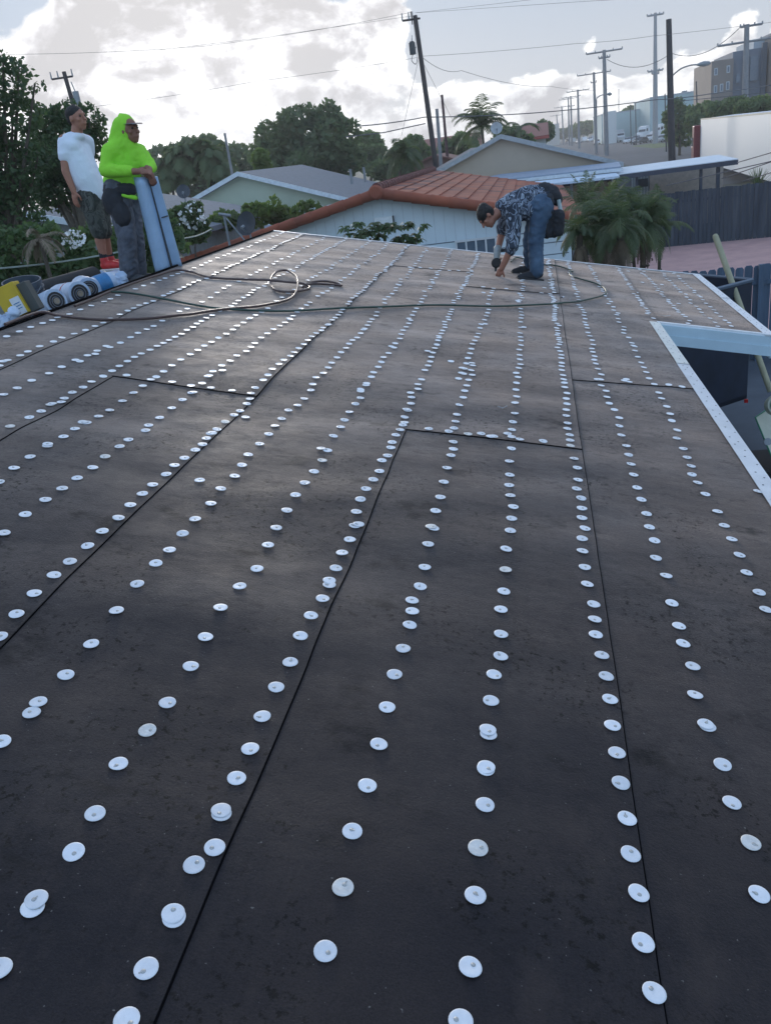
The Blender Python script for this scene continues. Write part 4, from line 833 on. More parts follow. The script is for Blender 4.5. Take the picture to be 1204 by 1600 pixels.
# palms
def fronds(base, n, L_, droop, m, par, wid=.35, name='frond_crown', elev=(.1, 1.2), seg=12, leafw=.035, seedk=0, back=True):
    V = []; rr = random.Random(seedk); base = Vector(base); 
    for i in range(n):
        az = 2*pi*i*.381966+rr.uniform(-.2, .2); el = rr.uniform(*elev); l = L_*rr.uniform(.75, 1.1)
        d = Vector((cos(az)*cos(el), sin(az)*cos(el), sin(el))); p = base.copy(); pts_ = [p.copy()]
        for k in range(seg):
            d = (d + Vector((0, 0, -droop/seg*(.5+1.3*k/seg)))).normalized(); p = p + d*l/seg; pts_.append(p.copy())
        sdv_ = d.cross(U); sdv_ = sdv_.normalized() if sdv_.length > .1 else Vector((1, 0, 0))
        for k in range(1, seg+1):
            a = pts_[k-1]; b = pts_[k]; t = (b-a).normalized(); sd_ = t.cross(U); sd_ = sd_.normalized() if sd_.length > .05 else sdv_
            V.append([a-sd_*.008, a+sd_*.008, b+sd_*.006, b-sd_*.006])
            for sub in (0, .33, .66):
                a_ = a.lerp(b, sub); tt = (k+sub)/seg; ll = wid*l*(.25+.9*sin(pi*min(1, tt*.93+.05)))*rr.uniform(.8, 1.1)
                for q in (-1, 1):
                    dd = (sd_*q*.8 + t*.55 - U*rr.uniform(.1, .55)).normalized(); e = a_+dd*ll; wv = t*leafw*.5
                    mid = a_.lerp(e, .5) + U*ll*.06
                    V.append([a_-wv*.5, mid-wv, mid+wv, a_+wv*.5]); V.append([mid-wv, e-wv*.15-U*ll*.08, e+wv*.15-U*ll*.08, mid+wv])
    V = np.array([[tuple(v) for v in q] for q in V]).reshape(-1, 3)
    return npmesh(name, V, np.arange(len(V)).reshape(-1, 4), m, par)
def palm(px, py, Y, n, L_, droop, m, label, tr=.09, name='palm_tree', elev=(-.2, 1.3), wid=.2, leafw=.05, dead=0, seed=1, seg=12, group=None, trunks=1):
    t = W(px, py, Y); o = E(name, (t.x, t.y, 0), label, 'palm', group)
    mb = MB(); mb.tube(curve_pts([(t.x, t.y, 0), (t.x+.1*rnd.uniform(-1, 1), t.y, t.z*.5), t], 6), tr*1.2, 10, r2=tr)
    for k in range(int(t.z/.18)): mb.tube([(t.x, t.y, k*.18), (t.x, t.y, k*.18+.02)], tr*1.3, 8)
    mb.build('trunk', M_bark, o); fronds(t, n, L_, droop, m, o, wid, elev=elev, leafw=leafw, seedk=seed, seg=seg)
    if dead: fronds(t-Vector((0, 0, .15)), dead, L_*.8, 2.5, M_dry, o, wid*.8, 'dead_fronds', (-1.3, -.7), leafw=leafw, seedk=seed+5)
    return o
palm(752, 196, 62, 24, 2.6, 1.9, M_palm, 'coconut palm standing behind the tan gable house', wid=.24, leafw=.065, seed=3, elev=(-.1, 1.35))
palm(632, 238, 48, 26, 1.9, 2.2, M_palm, 'dark shaggy palm left of the red tile roof ridge', wid=.25, leafw=.055, seed=4, elev=(-.6, 1.4), dead=6)
palm(812, 198, 66, 5, 2.2, 1.6, M_palm, 'thin palm fronds arching right of the small grey dish', wid=.15, leafw=.1, seed=9, elev=(.2, .8))
for i, (px, py) in enumerate([(285, 245), (325, 240), (345, 262), (262, 258)]):
    palm(px, py, 62, 40, 2.0, 2.6, M_leafC, ['shaggy fan palm, tallest of the pale clump left of the green house', 'shaggy fan palm second from left in the pale clump', 'lowest shaggy fan palm nearest the green house gable', 'leftmost shaggy fan palm of the pale clump'][i], wid=.35, leafw=.2, seed=20+i, elev=(-1.2, 1.4), dead=8, group='shaggy fan palms left of the green house')
AR = 'feathery palms beyond the far roof edge'
for i, (px, py, Y, n, L_, lab) in enumerate([(938, 345, 15.2, 30, .98, 'feathery palm nearest the red tile roof corner'), (1008, 345, 15.6, 36, .80, 'rounded feathery palm with hanging brown fronds beside the pink patio'), (968, 355, 14.4, 26, .75, 'feathery palm in front between its two taller neighbours'), (905, 365, 14.6, 22, .62, 'short feathery palm against the white wall corner')]):
    palm(px, py, Y, n, L_, 2.5, M_palm, lab, tr=.05, wid=.22, leafw=.014, seed=30+i, elev=(-.3, 1.45), dead=16, seg=16, group=AR)
for i, (px, py) in enumerate([(955, 330), (985, 330), (1030, 352), (915, 330)]):
    o = palm(px, py, 16.2, 12, .72, 1.5, M_palm, 'slender feathery palm shoot ' + ['between the two tall palms', 'behind the rounded palm', 'at the right side of the rounded palm', 'at the tile roof corner'][i], tr=.03, wid=.22, leafw=.014, seed=50+i, elev=(.3, 1.45), seg=14, group=AR)
c_ = W(1182, 292, 37); o = E('spiky_plant', (c_.x, c_.y, 0), 'spiky yucca sticking up over the dark fence at the right', 'plant')
mb = MB(); mb.tube([(c_.x, c_.y, 0), c_], .1, 8); mb.build('trunk', M_bark, o); V = []
for i in range(60):
    az = rnd.uniform(0, 6.28); el = rnd.uniform(.1, 1.5); d = Vector((cos(az)*cos(el), sin(az)*cos(el), sin(el))); sd_ = d.cross(U).normalized()*.035; V += [tuple(c_-sd_), tuple(c_+sd_), tuple(c_+d*.75+sd_*.1), tuple(c_+d*.75-sd_*.1)]
npmesh('leaf_rosette', V, np.arange(len(V)).reshape(-1, 4), M_palm, o)
# leafy plants before the white wall
for i, px in enumerate([553, 578, 600, 625, 648]):
    b = W(px, 372, 12.7); o = E('leafy_plant', (b.x, b.y, 0), ['tall leafy plant at the left end before the white gable wall', 'leafy plant second from left before the white wall', 'bushy plant right below the wall box', 'leafy plant second from right before the white wall', 'leafy plant at the right end before the white wall'][i], 'plant', 'leafy plants before the white gable wall')
    mb = MB(); mb.tube([(b.x, b.y, 0), b], .02, 6); mb.build('stem', M_bark, o); V = []
    tops = [b + Vector((rnd.uniform(-.14, .14), rnd.uniform(-.1, .1), rnd.uniform(-.10, .17))) for _ in range(9)]
    for t in tops:
        for k in range(13):
            az = rnd.uniform(0, 6.28); d = Vector((cos(az), sin(az), rnd.uniform(-.1, .7))).normalized(); l = rnd.uniform(.10, .18); sd_ = d.cross(U).normalized()*l*.24
            m_ = t+d*l*.5+U*.015; e = t+d*l-U*l*.35; V += [tuple(t), tuple(m_-sd_), tuple(e), tuple(m_+sd_)]
    npmesh('leaves', V, np.arange(len(V)).reshape(-1, 4), M_palm if i % 2 else M_leafA, o)
# dried fronds hanging in the thicket
c_ = W(62, 372, 11.5); o = E('dried_plant', (c_.x, c_.y, 0), 'dried beige plant hanging among the vines left of the workers', 'plant')
mb = MB(); mb.tube([(c_.x, c_.y, 0), c_], .03, 6); mb.build('stem', M_bark, o); fronds(c_, 10, .55, 2.2, M_dry, o, .2, 'dried_fronds', (-.6, 1.0), leafw=.012, seedk=77)

# ------------------------------------------------------------------ neighbouring houses
def gable(name, label, xa, xr, xb, y0, y1, zr, za, zb, wall, roof, over=.35, tk=.12, trim=None, roofbuild=True):
    """gable facing -Y: ridge at x=xr, eaves at xa, xb with heights za, zb"""
    o = E(name, ((xa+xb)/2, (y0+y1)/2, 0), label, 'house')
    mb = MB(); ia = xa+over; ib = xb-over
    f = lambda x: (zr-(zr-za)*(xr-x)/(xr-xa) if x < xr else zr-(zr-zb)*(x-xr)/(xb-xr)) - tk
    mb.prism([(ia, y0+over, 0), (ib, y0+over, 0), (ib, y0+over, f(ib)), (xr, y0+over, zr-tk), (ia, y0+over, f(ia))], (0, y1-y0-2*over, 0)); mb.build('wall', wall, o)
    if roofbuild:
        mb = MB(); mb.prism([(xa, y0, za), (xr, y0, zr), (xb, y0, zb), (xb, y0, zb-tk), (xr, y0, zr-tk), (xa, y0, za-tk)], (0, y1-y0, 0)); mb.build('roof', roof, o)
    if trim:
        mb = MB()
        for (p, q) in (((xa, za), (xr, zr)), ((xr, zr), (xb, zb))):
            mb.prism([(p[0], y0-.03, p[1]+.02), (q[0], y0-.03, q[1]+.02), (q[0], y0-.03, q[1]-.16), (p[0], y0-.03, p[1]-.16)], (0, .028, 0))
        mb.build('rake_trim', trim, o)
    return o
# white house with red tile roof
M_wallw = mat('wall_white_blue', s(222, 234, 240), .8, .04, 2, .15)
M_tile = mat('clay_tile', s(166, 90, 64), .8, .25, 1.2, .3, col2=s(122, 70, 56), bscale=25)
M_tiled = mat('clay_tile_stained', s(104, 62, 58), .8, .25, 2, .3, bscale=25)
XA, XP, XB, RY0, RY1 = -8.9, -3.52, 1.12, 20.2, 33; ZP, ZA, ZB = 3.82, 2.74, 2.72
red = gable('tile_roof_house', 'white house with orange clay tile roof directly beyond the felt roof', XA, XP, XB, RY0, RY1, ZP, ZA, ZB, M_wallw, M_tile, .3, .14)
def tiles(x0, x1, z0, z1, y0, y1, mbs, nrow, ncol):
    sx = (x1-x0)/nrow; th = math.atan2(z1-z0, x1-x0)
    for i in range(nrow):
        for j in range(ncol):
            xm = x0+sx*(i+.5); ym = y0+(y1-y0)*(j+.5+(.5 if i % 2 else 0)*0)/ncol; zm = z0+(z1-z0)*(i+.5)/nrow
            if ym > y1: continue
            ang = math.atan((z1-z0)/(x1-x0)); tl = Matrix.Rotation(-ang + (-.07 if x1 > x0 else .07), 3, 'Y')
            k = 1 if rnd.random() < (.55 if i <= 1 else .1) else 0
            STN.extend([k]*6); mbs.box((xm, ym, zm+.04), (abs(sx)*1.06, (y1-y0)/ncol*.95, .035), 0, tl @ Matrix.Rotation(rnd.uniform(-.012, .012), 3, 'X'))
t1 = MB(); STN = []
tiles(XP+.1, XB, ZP-.02, ZB, RY0+.12, RY1, t1, 14, 34); tiles(XP-.1, XA, ZP-.02, ZA, RY0+.12, RY1, t1, 13, 30)
rt = t1.build('roof_tiles', M_tile, red); rt.data.materials.append(M_tiled); rt.data.polygons.foreach_set('material_index', STN)
def barrels(a, b, r, step, m, par, name):
    a, b = Vector(a), Vector(b); n = int((b-a).length/step); mb = MB(); d = (b-a).normalized()
    for i in range(n):
        p = a+(b-a)*i/n; mb.tube([p-d*.03, p+(b-a)/n], r, 12, r2=r*.86)
    mb.build(name, m, par)
barrels((XP, RY0-.05, ZP-.04), (XA, RY0-.05, ZA-.04), .13, .42, M_tile, red, 'rake_tiles'); barrels((XP, RY0-.05, ZP-.04), (XB, RY0-.05, ZB-.04), .13, .42, M_tile, red, 'rake_tiles')
barrels((XP, RY0, ZP+.07), (XP, RY1, ZP+.07), .12, .38, M_tiled, red, 'ridge_tiles')
mb = MB(); mb.lathe([(.16, -.12), (.165, .10), (.12, .14)], (XP, RY0-.12, ZP-.02), (0, -1, .1), 16); mb.build('ridge_end_cap', M_tile, red)
wy = RY0+.3
M_line = mat('siding_gap_shade', (.16, .20, .23), .9)
mb = MB(); 
for x in np.arange(XA+.6, XB-.3, .24):
    zt = (ZP-(ZP-ZA)*(XP-x)/(XP-XA) if x < XP else ZP-(ZP-ZB)*(x-XP)/(XB-XP))-.25
    if zt > 2.62: mb.box2((x, wy-.006, 2.5), (x+.010, wy+.002, zt))
mb.build('board_gaps', mat('board_gap', (.58, .64, .68), .9), red)
mb = MB()
for k in range(9): mb.prism([(XA+.3, wy-.002, 2.46-k*.27), (XB-.30, wy-.002, 2.46-k*.27), (XB-.30, wy-.002, 2.46-k*.27-.25), (XA+.3, wy-.002, 2.46-k*.27-.25)], (0, -.022, 0))
mb.build('lap_siding', M_wallw, red)
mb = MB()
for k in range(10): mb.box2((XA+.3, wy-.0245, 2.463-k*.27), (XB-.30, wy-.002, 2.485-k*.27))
mb.build('siding_shadow_gap', M_line, red)  # solid dark strips, the shadow line between laps put in as colour
mb = MB(); mb.box2((XB-.33, wy-.04, 0), (XB-.27, wy+.05, 2.5)); mb.build('corner_trim', M_wallw, red)
a = W(606, 338, wy-.08); a2 = W(586, 358, wy-.08); mb = MB(); mb.box2((a2.x, wy-.10, a2.z), (a.x+.1, wy-.0, a.z)); wb = mb.build('wall_box', mat('panel_box', s(236, 240, 242), .6), red, bevel=.01); mb = MB(); mb.box2((a.x+.1, wy-.09, a2.z-.03), (a.x+.125, wy-.0, a.z)); mb.box2((a2.x, wy-.09, a2.z-.03), (a.x+.1, wy-.0, a2.z-.002)); mb.build('box_edge', M_iron, wb)
a = W(712, 376, wy-.06); b = W(775, 392, wy-.06); mb = MB(); mb.box2((a.x, wy-.05, b.z-.3), (b.x, wy-.026, a.z-.05)); wn = mb.build('window', mat('louvre_glass', s(92, 108, 124), .3), red)
mb = MB()
for k in range(5): x = a.x+(b.x-a.x)*k/4; mb.box2((x-.02, wy-.075, b.z-.3), (x+.02, wy-.052, a.z-.05))
mb.box2((a.x-.03, wy-.08, a.z-.05), (b.x+.03, wy-.053, a.z)); mb.build('frame', M_galvw, wn)
# pale green house
M_gr = mat('wall_pale_green', s(180, 188, 168), .85, .06, 1.5, .2); M_shing = mat('shingle_grey', s(108, 114, 122), .9, .15, 6, .4, bscale=30)
gh = gable('green_house', 'pale green gable house with grey shingle roof below the big trees', -17.0, -12.1, -7.4, 36, 47, 4.76, 3.05, 3.12, M_gr, M_shing, .35, .15, mat('trim_white', s(205, 212, 216), .6))
for (px, py) in ((548, 300), (398, 262)):
    c_ = W(570 if px == 548 else 548, 278 if px == 548 else 273, 41 if px == 548 else 40); mb = MB(); mb.tube([(c_.x, c_.y, 3.6), (c_.x, c_.y, 4.25)], .06, 8); mb.build('vent_pipe', M_grey, gh)
mb = MB(); v0 = W(310, 345, 33.5)
for k in range(16):
    x = -15.8+k*.52; mb.prism([(x, 33.0, 2.55), (x+.42, 33.0, 2.60), (x+.42, 35.9, 3.02), (x, 35.9, 2.97)], (0, 0, .03))
aw = mb.build('awning', mat('awning_white', s(190, 200, 205), .6), gh); mb = MB(); mb.box2((-15.9, 32.9, 2.42), (-7.5, 33.0, 2.56)); 
mb.build('awning_rail', MAT['awning_white'], aw)
# other house to the back right of the green one, dark red small roof
o = gable('low_house', 'small house with dull red roof right of the pale green house', -9.5, -6.5, -3.5, 62, 70, 4.3, 3.5, 3.4, mat('wall_rust', s(120, 92, 86), .9), mat('roof_rust', s(118, 82, 76), .9), .3)
# flat carport of the neighbour (left, white edge) with satellite dish
o = E('flat_roof_shed', (-9, 24, 0), 'low shed with flat grey roof and white edge beyond the ridge', 'shed')
mb = MB(); mb.prism([(-13.2, 21.5, 2.50), (-6.4, 21.5, 2.50), (-9.2, 33.5, 2.50), (-13.2, 33.5, 2.5)], (0, 0, .16)); mb.build('roof', mat('flat_roof_grey', s(120, 130, 142), .8, .1, 2), o)
mb = MB(); mb.box2((-13.25, 21.36, 2.44), (-6.4, 21.49, 2.70)); mb.build('roof_edge', mat('roof_edge_white', s(196, 206, 214), .6), o)
mb = MB(); mb.prism([(-12.9, 22, 0), (-7, 22, 0), (-9.4, 33, 0), (-12.9, 33, 0)], (0, 0, 2.5)); mb.build('wall', M_stucco, o)
def dish(px, py, Y, r, label, m, mast=.7, face=(.25, -1, .35)):
    c = W(px, py, Y); o = E('satellite_dish', c-Vector((0, 0, mast)), label, 'dish', None); f = unit(face); n = 22; mb = MB()
    mb.lathe([(r*t, r*.28*t*t) for t in (.02, .3, .6, .85, 1.0)] + [(r*1.0, r*.28+.012), (r*.85, r*.22+.012), (r*.02, .012)], c, f, 24, True); mb.build('reflector', m, o)
    mb = MB(); mb.tube([c-Vector((0, 0, mast)), c-Vector((0, 0, .15)), c - f*.05], .022, 8); mb.build('mast', M_grey, o)
    mb = MB(); e = c+f*r*1.1-U*r*.5; mb.tube([c-U*r*.9+f*.05, e], .014, 6); mb.build('feed_arm', M_grey, o); mb = MB(); mb.tube([e, e+U*.06-f*.1], .035, 8); mb.build('receiver', M_grey, o); return o
M_dish = mat('dish_dark', (.045, .055, .07), .5)
dish(388, 350, 19.4, .27, 'black satellite dish on a mast beyond the ridge, before the slatted awning', M_dish, .8, (-.35, -1, .3))
dish(287, 300, 27, .22, 'small dark satellite dish left of the green house gable', M_dish, .8)
dish(775, 201, 37.5, .24, 'pale grey satellite dish on top of the tan gable house', mat('dish_grey', (.40, .42, .43), .5), .45, (.1, -1, .3))
a = W(350, 337, 19.1); b = W(363, 382, 19.1); mb = MB(); mb.tube([(a.x, a.y, 2.6), a+Vector((0, 0, 0))], .03, 8); mb.tube([a-Vector((.12, 0, -.05)), a+Vector((.16, 0, -.02))], .035, 8); mb.tube([a, b+Vector((.35, 0, .0))], .02, 6)
tag(mb.build('antenna_mast', M_grey), 'bent grey antenna mast left of the black satellite dish', 'antenna')
# grey roof far left
o = gable('grey_roof_house', 'house with grey shingle roof glimpsed between the trees and the workers', -17.5, -13.6, -9.4, 22, 31, 4.4, 3.3, 3.3, mat('wall_grey', s(130, 132, 130), .9), M_shing, .3, .14, MAT['trim_white'])
# tan gable house
M_tan = mat('wall_tan', s(186, 170, 152), .85, .05, 1.5, .2)
th = gable('tan_house', 'tan stucco gable house behind the orange tile roof', -3.9, -1.1, 3.7, 37, 50, 4.78, 3.72, 3.12, M_tan, mat('roof_pale_grey', s(150, 154, 158), .8, .1, 2), .25, .14, mat('trim_grey', s(165, 168, 170), .7))
mb = MB(); mb.prism([(-5.2, 36, 3.25), (-5.1, 36, 3.33), (-2.6, 41, 4.42), (-2.7, 41, 4.34)], (.9, 0, 0)); 
tag(mb.build('solar_panel', mat('panel_dark', (.04, .05, .07), .3)), 'dark panel with pale rim leaning on the left slope of the tan house', 'panel')
# flat white roofs in front of it
o = E('patio_cover', (.8, 34, 0), 'flat patio cover with blue and white roof sheets beyond the tile roof', 'patio cover')
mb = MB(); mb.prism([(-3.3, 34.9, 3.05), (3.4, 34.9, 2.92), (3.5, 36.8, 3.02), (-1.2, 36.8, 3.14)], (0, 0, .16)); mb.build('roof_sheet', mat('roof_blue_grey', s(150, 162, 178), .6), o)
mb = MB(); mb.prism([(-3.4, 34.82, 3.03), (3.45, 34.82, 2.90), (3.45, 34.82, 3.02), (-3.4, 34.82, 3.16)], (0, .06, 0)); mb.build('edge', mat('edge_white', s(210, 216, 220), .5), o)
mb = MB(); mb.prism([(-.8, 33.4, 2.80), (3.2, 33.4, 2.74), (3.2, 34.7, 2.80), (-.4, 34.7, 2.88)], (0, 0, .08)); mb.build('lower_sheet', mat('roof_white_blue', s(196, 212, 226), .6), o)
for x in (-.5, 1.5, 3.0): mb = MB(); mb.tube([(x, 34.2, 0), (x, 34.2, 2.72)], .05, 8); mb.build('post', M_grey, o)
# carport at right: white flat metal roof on dark posts
c0, c1, c2, c3 = G(894, 283, 2.8), G(1150, 249, 2.8), G(1121, 243, 2.8), G(870, 281, 2.8)
yf = (c0.y+c1.y)/2
o = E('carport', ((c0.x+c1.x)/2, yf+2, 0), 'carport with long flat white metal roof on dark posts', 'carport')
A_, B_ = Vector((c0.x-1.2, yf, 2.8)), Vector((c1.x, yf, 2.8)); C_, D_ = Vector((c2.x, c2.y, 2.8)), Vector((c3.x-1.0, c2.y, 2.8))
mb = MB(); mb.prism([A_, B_, C_, D_], (0, 0, .03)); mb.build('roof', mat('carport_white', s(214, 222, 228), .5, .04, 1), o)
mb = MB(); mb.prism([A_-U*.17, B_-U*.17, B_-U*.01, A_-U*.01], (0, .06, 0)); mb.prism([B_-U*.17+Vector((-.06, .07, 0)), C_-U*.17, C_-U*.01, B_-U*.01+Vector((-.06, .07, 0))], (.06, 0, 0)); mb.build('fascia', mat('dark_fascia', (.05, .06, .085), .6), o)
for px in (1120, 1094, 994):
    x = W(px, 280, yf+.3).x; mb = MB(); mb.box2((x-.05, yf+.25, 0), (x+.05, yf+.35, 2.64)); mb.build('post', MAT['dark_fascia'], o)
x = W(1121, 280, yf+3.5).x; mb = MB(); mb.box2((x-.05, yf+3.4, 0), (x+.05, yf+3.5, 2.64)); mb.build('post', MAT['dark_fascia'], o)
# building behind the carport
o = E('beige_building', (5.5, 43, 0), 'low beige and grey building with barred window under the carport', 'building')
mb = MB(); mb.box2((1.5, 41, 0), (5.2, 46, 2.5)); mb.build('wall', mat('wall_greyish', s(150, 152, 158), .85), o, 'grey wall part')
mb = MB(); mb.box2((5.2, 40.8, 0), (8.3, 46, 2.5)); mb.build('wall', mat('wall_beige', s(178, 162, 150), .85), o, 'beige wall part')
a = W(986, 276, 40.9); b = W(1022, 306, 40.9); mb = MB(); mb.box2((a.x, 40.93, b.z), (b.x, 40.98, a.z)); wn = mb.build('window', mat('window_pale', s(170, 178, 184), .4), o)
mb = MB(); [mb.box2((x, 40.86, b.z), (x+.03, 40.90, a.z)) for x in np.arange(a.x, b.x, .13)]; mb.box2((a.x, 40.85, a.z-.04), (b.x, 40.92, a.z+.02)); mb.build('window_bars', M_galvw, wn)
mb = MB(); q = (a+b)/2; mb.box2((q.x-.25, 40.83, q.z-.02), (q.x+.2, 40.855, q.z+.32)); mb.build('door_sign', M_iron, wn)
# fences
def fence(name, label, x0, x1, y, h, pw, m, dog=False, posts=(), rot=0, slant=0.0):
    o = E(name, ((x0+x1)/2, y, 0), label, 'fence'); mb = MB(); x = x0
    while x < x1:
        w_ = pw*rnd.uniform(.96, 1.0); hh = h+rnd.uniform(-.025, .025); yy = y+slant*(x-x0)+rnd.uniform(-.006, .006)
        pl = [(x, yy, 0), (x+w_, yy, 0), (x+w_, yy, hh-(.04 if dog else 0)), (x+w_*.8, yy, hh), (x+w_*.2, yy, hh), (x, yy, hh-(.04 if dog else 0))]; mb.prism(pl, (0, .02, 0)); x += pw+ (.012 if dog else .004)
    mb.build('pickets', m, o); mb = MB()
    for z in (h*.2, h*.8): mb.prism([(x0, y-.05, z), (x1, y+slant*(x1-x0)-.05, z), (x1, y+slant*(x1-x0)-.05, z+.08), (x0, y-.05, z+.08)] if dog else [(x0, y+.022, z), (x1, y+slant*(x1-x0)+.022, z), (x1, y+slant*(x1-x0)+.022, z+.08), (x0, y+.022, z+.08)], (0, .04, 0))
    mb.build('rail', m, o)
    for px_ in posts: mb = MB(); yy = y+slant*(px_-x0); mb.box2((px_-.05, yy-.14, 0), (px_+.05, yy-.055, h+.02)); mb.build('post', m, o)
    return o
fence('wood_fence', 'tall weathered dark wood fence behind the pink patio', 3.4, 16, 34.45, 1.95, .14, mat('fence_dark', s(80, 86, 94), .9, .3, 1.2, .3, stretch=(4, 4, .5), col2=s(50, 56, 66)), slant=-.12)
fence('wood_fence', 'grey blue dog eared picket fence beside the dark dumpster', 1.9, 8, 16.75, 1.8, .15, mat('fence_blue', s(88, 104, 122), .9, .2, 3, .3, stretch=(6, 6, .5)), True, (4.12,))
# dumpster trailer
o = E('dump_trailer', (1.6, 13, 0), 'dark navy dump trailer parked under the roof edge before the picket fence', 'trailer')
C1, C2, C3 = Vector((2.93, 12.30, 0)), Vector((1.3, 11.05, 0)), None
dn = (C2-C1).normalized(); dp = Vector((dn.y, -dn.x, 0)); 
if dp.y < 0: dp = -dp
M_navy = mat('navy_steel', (.012, .020, .040), .45, .3, 3, .1); Lt, Wt = 3.4, 1.9
dm = (dn + dp*.25).normalized(); q0 = C1; q1 = C1+dn*Wt; q2 = q1+Vector((-.75, .66, 0)).normalized()*Lt*.8; q3 = C1+Vector((-.55, .83, 0)).normalized()*Lt*.8
zb, zt = .62, 2.32
def wallp(mb, a, b, z0=zb, z1=zt, t=.05):
    n_ = (b-a).cross(U).normalized()*t; mb.prism([a+U*z0, b+U*z0, b+U*z0+n_, a+U*z0+n_], (0, 0, z1-z0))
mb = MB(); [wallp(mb, a, b) for a, b in ((q0, q1), (q1, q2), (q2, q3), (q3, q0))]; mb.build('box_side', M_navy, o)
mb = MB(); mb.prism([q0+U*zb, q1+U*zb, q2+U*zb, q3+U*zb], (0, 0, .06)); mb.build('floor', M_navy, o)
mb = MB(); [mb.tube([a+U*zt, b+U*zt], .03, 6) for a, b in ((q0, q1), (q1, q2), (q2, q3), (q3, q0))]; mb.build('top_rim', mat('rim_grey', (.10, .13, .17), .4), o)
mb = MB(); mb.box(q0+U*.60+Vector((-.02, -.05, 0)), (.05, .03, .05)); mb.build('reflector', mat('reflector_red', (.5, .02, .02), .3), o)
for q in (q0.lerp(q3, .45), q1.lerp(q2, .45)): mb = MB(); mb.tube([q+U*.35, q+U*.35+dn*.18], .34, 18); mb.build('wheel', M_rub, o)
# long wooden pole
a, b = W(1117, 370, 12.4), W(1203, 612, 11.6); mb = MB(); mb.tube([b, lerp(a, b, .5), a], .040, 12); mb.lathe([(.040, 0), (.032, .03), (.01, .04)], a, a-b, 12)
tag(mb.build('wooden_post', mat('post_wood', s(170, 164, 136), .8, .15, 3, .2, stretch=(5, 5, .6))), 'long pale wooden post leaning up out of the dumpster', 'post')
# green and cream machine
o = E('tar_kettle', (2.9, 10, 0), 'cream panelled machine with green rim at the right edge below the eave', 'machine')
A1, A2, A3 = W(1179, 652, 10.3), W(1206, 634, 10.6), W(1232, 780, 9.7)
M_cream = mat('machine_cream', s(176, 178, 160), .5, .1, 3); M_grn = mat('machine_green', (.02, .18, .09), .4)
ex = (A2-A1); mb = MB(); n_ = ex.cross(A3-A1).normalized()*.0
P1, P2 = A1, A1+ex*2.5; P3 = A3+ex*1.8; P4 = A1+(A3-A1)*1.0
mb.prism([P1, P2, P3, P4], (.25, .35, -.05)); mb.build('side_panel', M_cream, o, bevel=.01)
mb = MB(); mb.tube([P4, P1, P2], .010, 8); mb.build('green_rim', M_grn, o)
mb = MB(); c_ = W(1200, 634, 10.2); mb.lathe([(.12, -.05), (.13, 0), (.12, .05)], c_+Vector((.08, 0, 0)), (.2, -1, .4), 24); dr = mb.build('drum', M_cream, o)
mb = MB(); mb.lathe([(.09, 0), (.09, .015)], c_+Vector((.08, 0, 0))+unit((.2, -1, .4))*.052, (.2, -1, .4), 24); mb.build('drum_face', M_grn, dr)
mb = MB(); [mb.lathe([(.012, 0), (.008, .01)], P1.lerp(P2, t)+Vector((.0, -.01, -.06)), (0, -1, .3), 8) for t in (.08, .2, .32, .44)]; mb.lathe([(.045, 0), (.045, .03), (.03, .03)], W(1198, 690, 10.0), (0, -1, .3), 14); mb.build('bolts', M_grey, o)
mb = MB(); mb.box2((2.5, 10.2, 0), (3.6, 11.0, .3)); [mb.tube([(x, 10.0, .2), (x, 10.15, .2)], .2, 14) for x in (2.6, 3.5)]; mb.build('base', M_rub, o)
# trailer truck
tk = E('semi_truck', (16, 66, 0), 'semi truck with long white box trailer and dark red cab', 'truck')
ta, tb = Vector((15.2, 84, 0)), Vector((13.6, 58, 0)); ta = G(1094, 186, 4.12); tb = G(1230, 173, 4.12); td = (tb-ta).normalized(); tn = Vector((-td.y, td.x, 0)); 
if tn.x < 0: tn = -tn
ln = (tb-ta).length; print('trailer', ta, tb, ln)
a0 = Vector((ta.x, ta.y, .75)); 
mb = MB(); mb.prism([a0, a0+td*ln, a0+td*ln+tn*2.6, a0+tn*2.6], (0, 0, 3.37)); mb.build('trailer_box', mat('trailer_white', s(222, 226, 230), .5, .01, .6), tk)
mb = MB(); mb.prism([a0-U*.0-tn*.02+U*3.30, a0+td*ln-tn*.02+U*3.30, a0+td*ln-tn*.02+U*3.40, a0-tn*.02+U*3.40], tuple(tn*.03)); mb.build('top_rail', mat('rail_cream', s(190, 186, 176), .6), tk)
mb = MB(); c_ = a0-td*1.7-tn*.6+U*.4; mb.prism([c_+tn*.1-U*.7, c_+td*1.4+tn*.1-U*.7, c_+td*1.4+tn*2.4-U*.7, c_+tn*2.4-U*.7], (0, 0, 3.2)); mb.prism([c_-td*1.6+tn*.2-U*.5, c_+tn*.2-U*.5, c_+tn*2.3-U*.5, c_-td*1.6+tn*2.3-U*.5], (0, 0, 1.3)); cb = mb.build('cab', mat('cab_red', (.20, .02, .03), .35), tk, bevel=.08)
mb = MB(); mb.box(c_+td*.5+tn*.08+U*1.2, (.7, .7, .7), math.atan2(td.y, td.x), Matrix.Rotation(math.atan2(td.y, td.x), 3, 'Z') @ Matrix.Diagonal((1, .06, 1))); mb.build('side_window', M_glass, cb)
for t in (-2.6, -.4, .5, ln-3, ln-1.8): mb = MB(); q = a0+td*t+tn*.1; q.z = .5; mb.tube([q+tn*.3, q+tn*.65], .5, 18); mb.build('wheel', M_rub, tk)

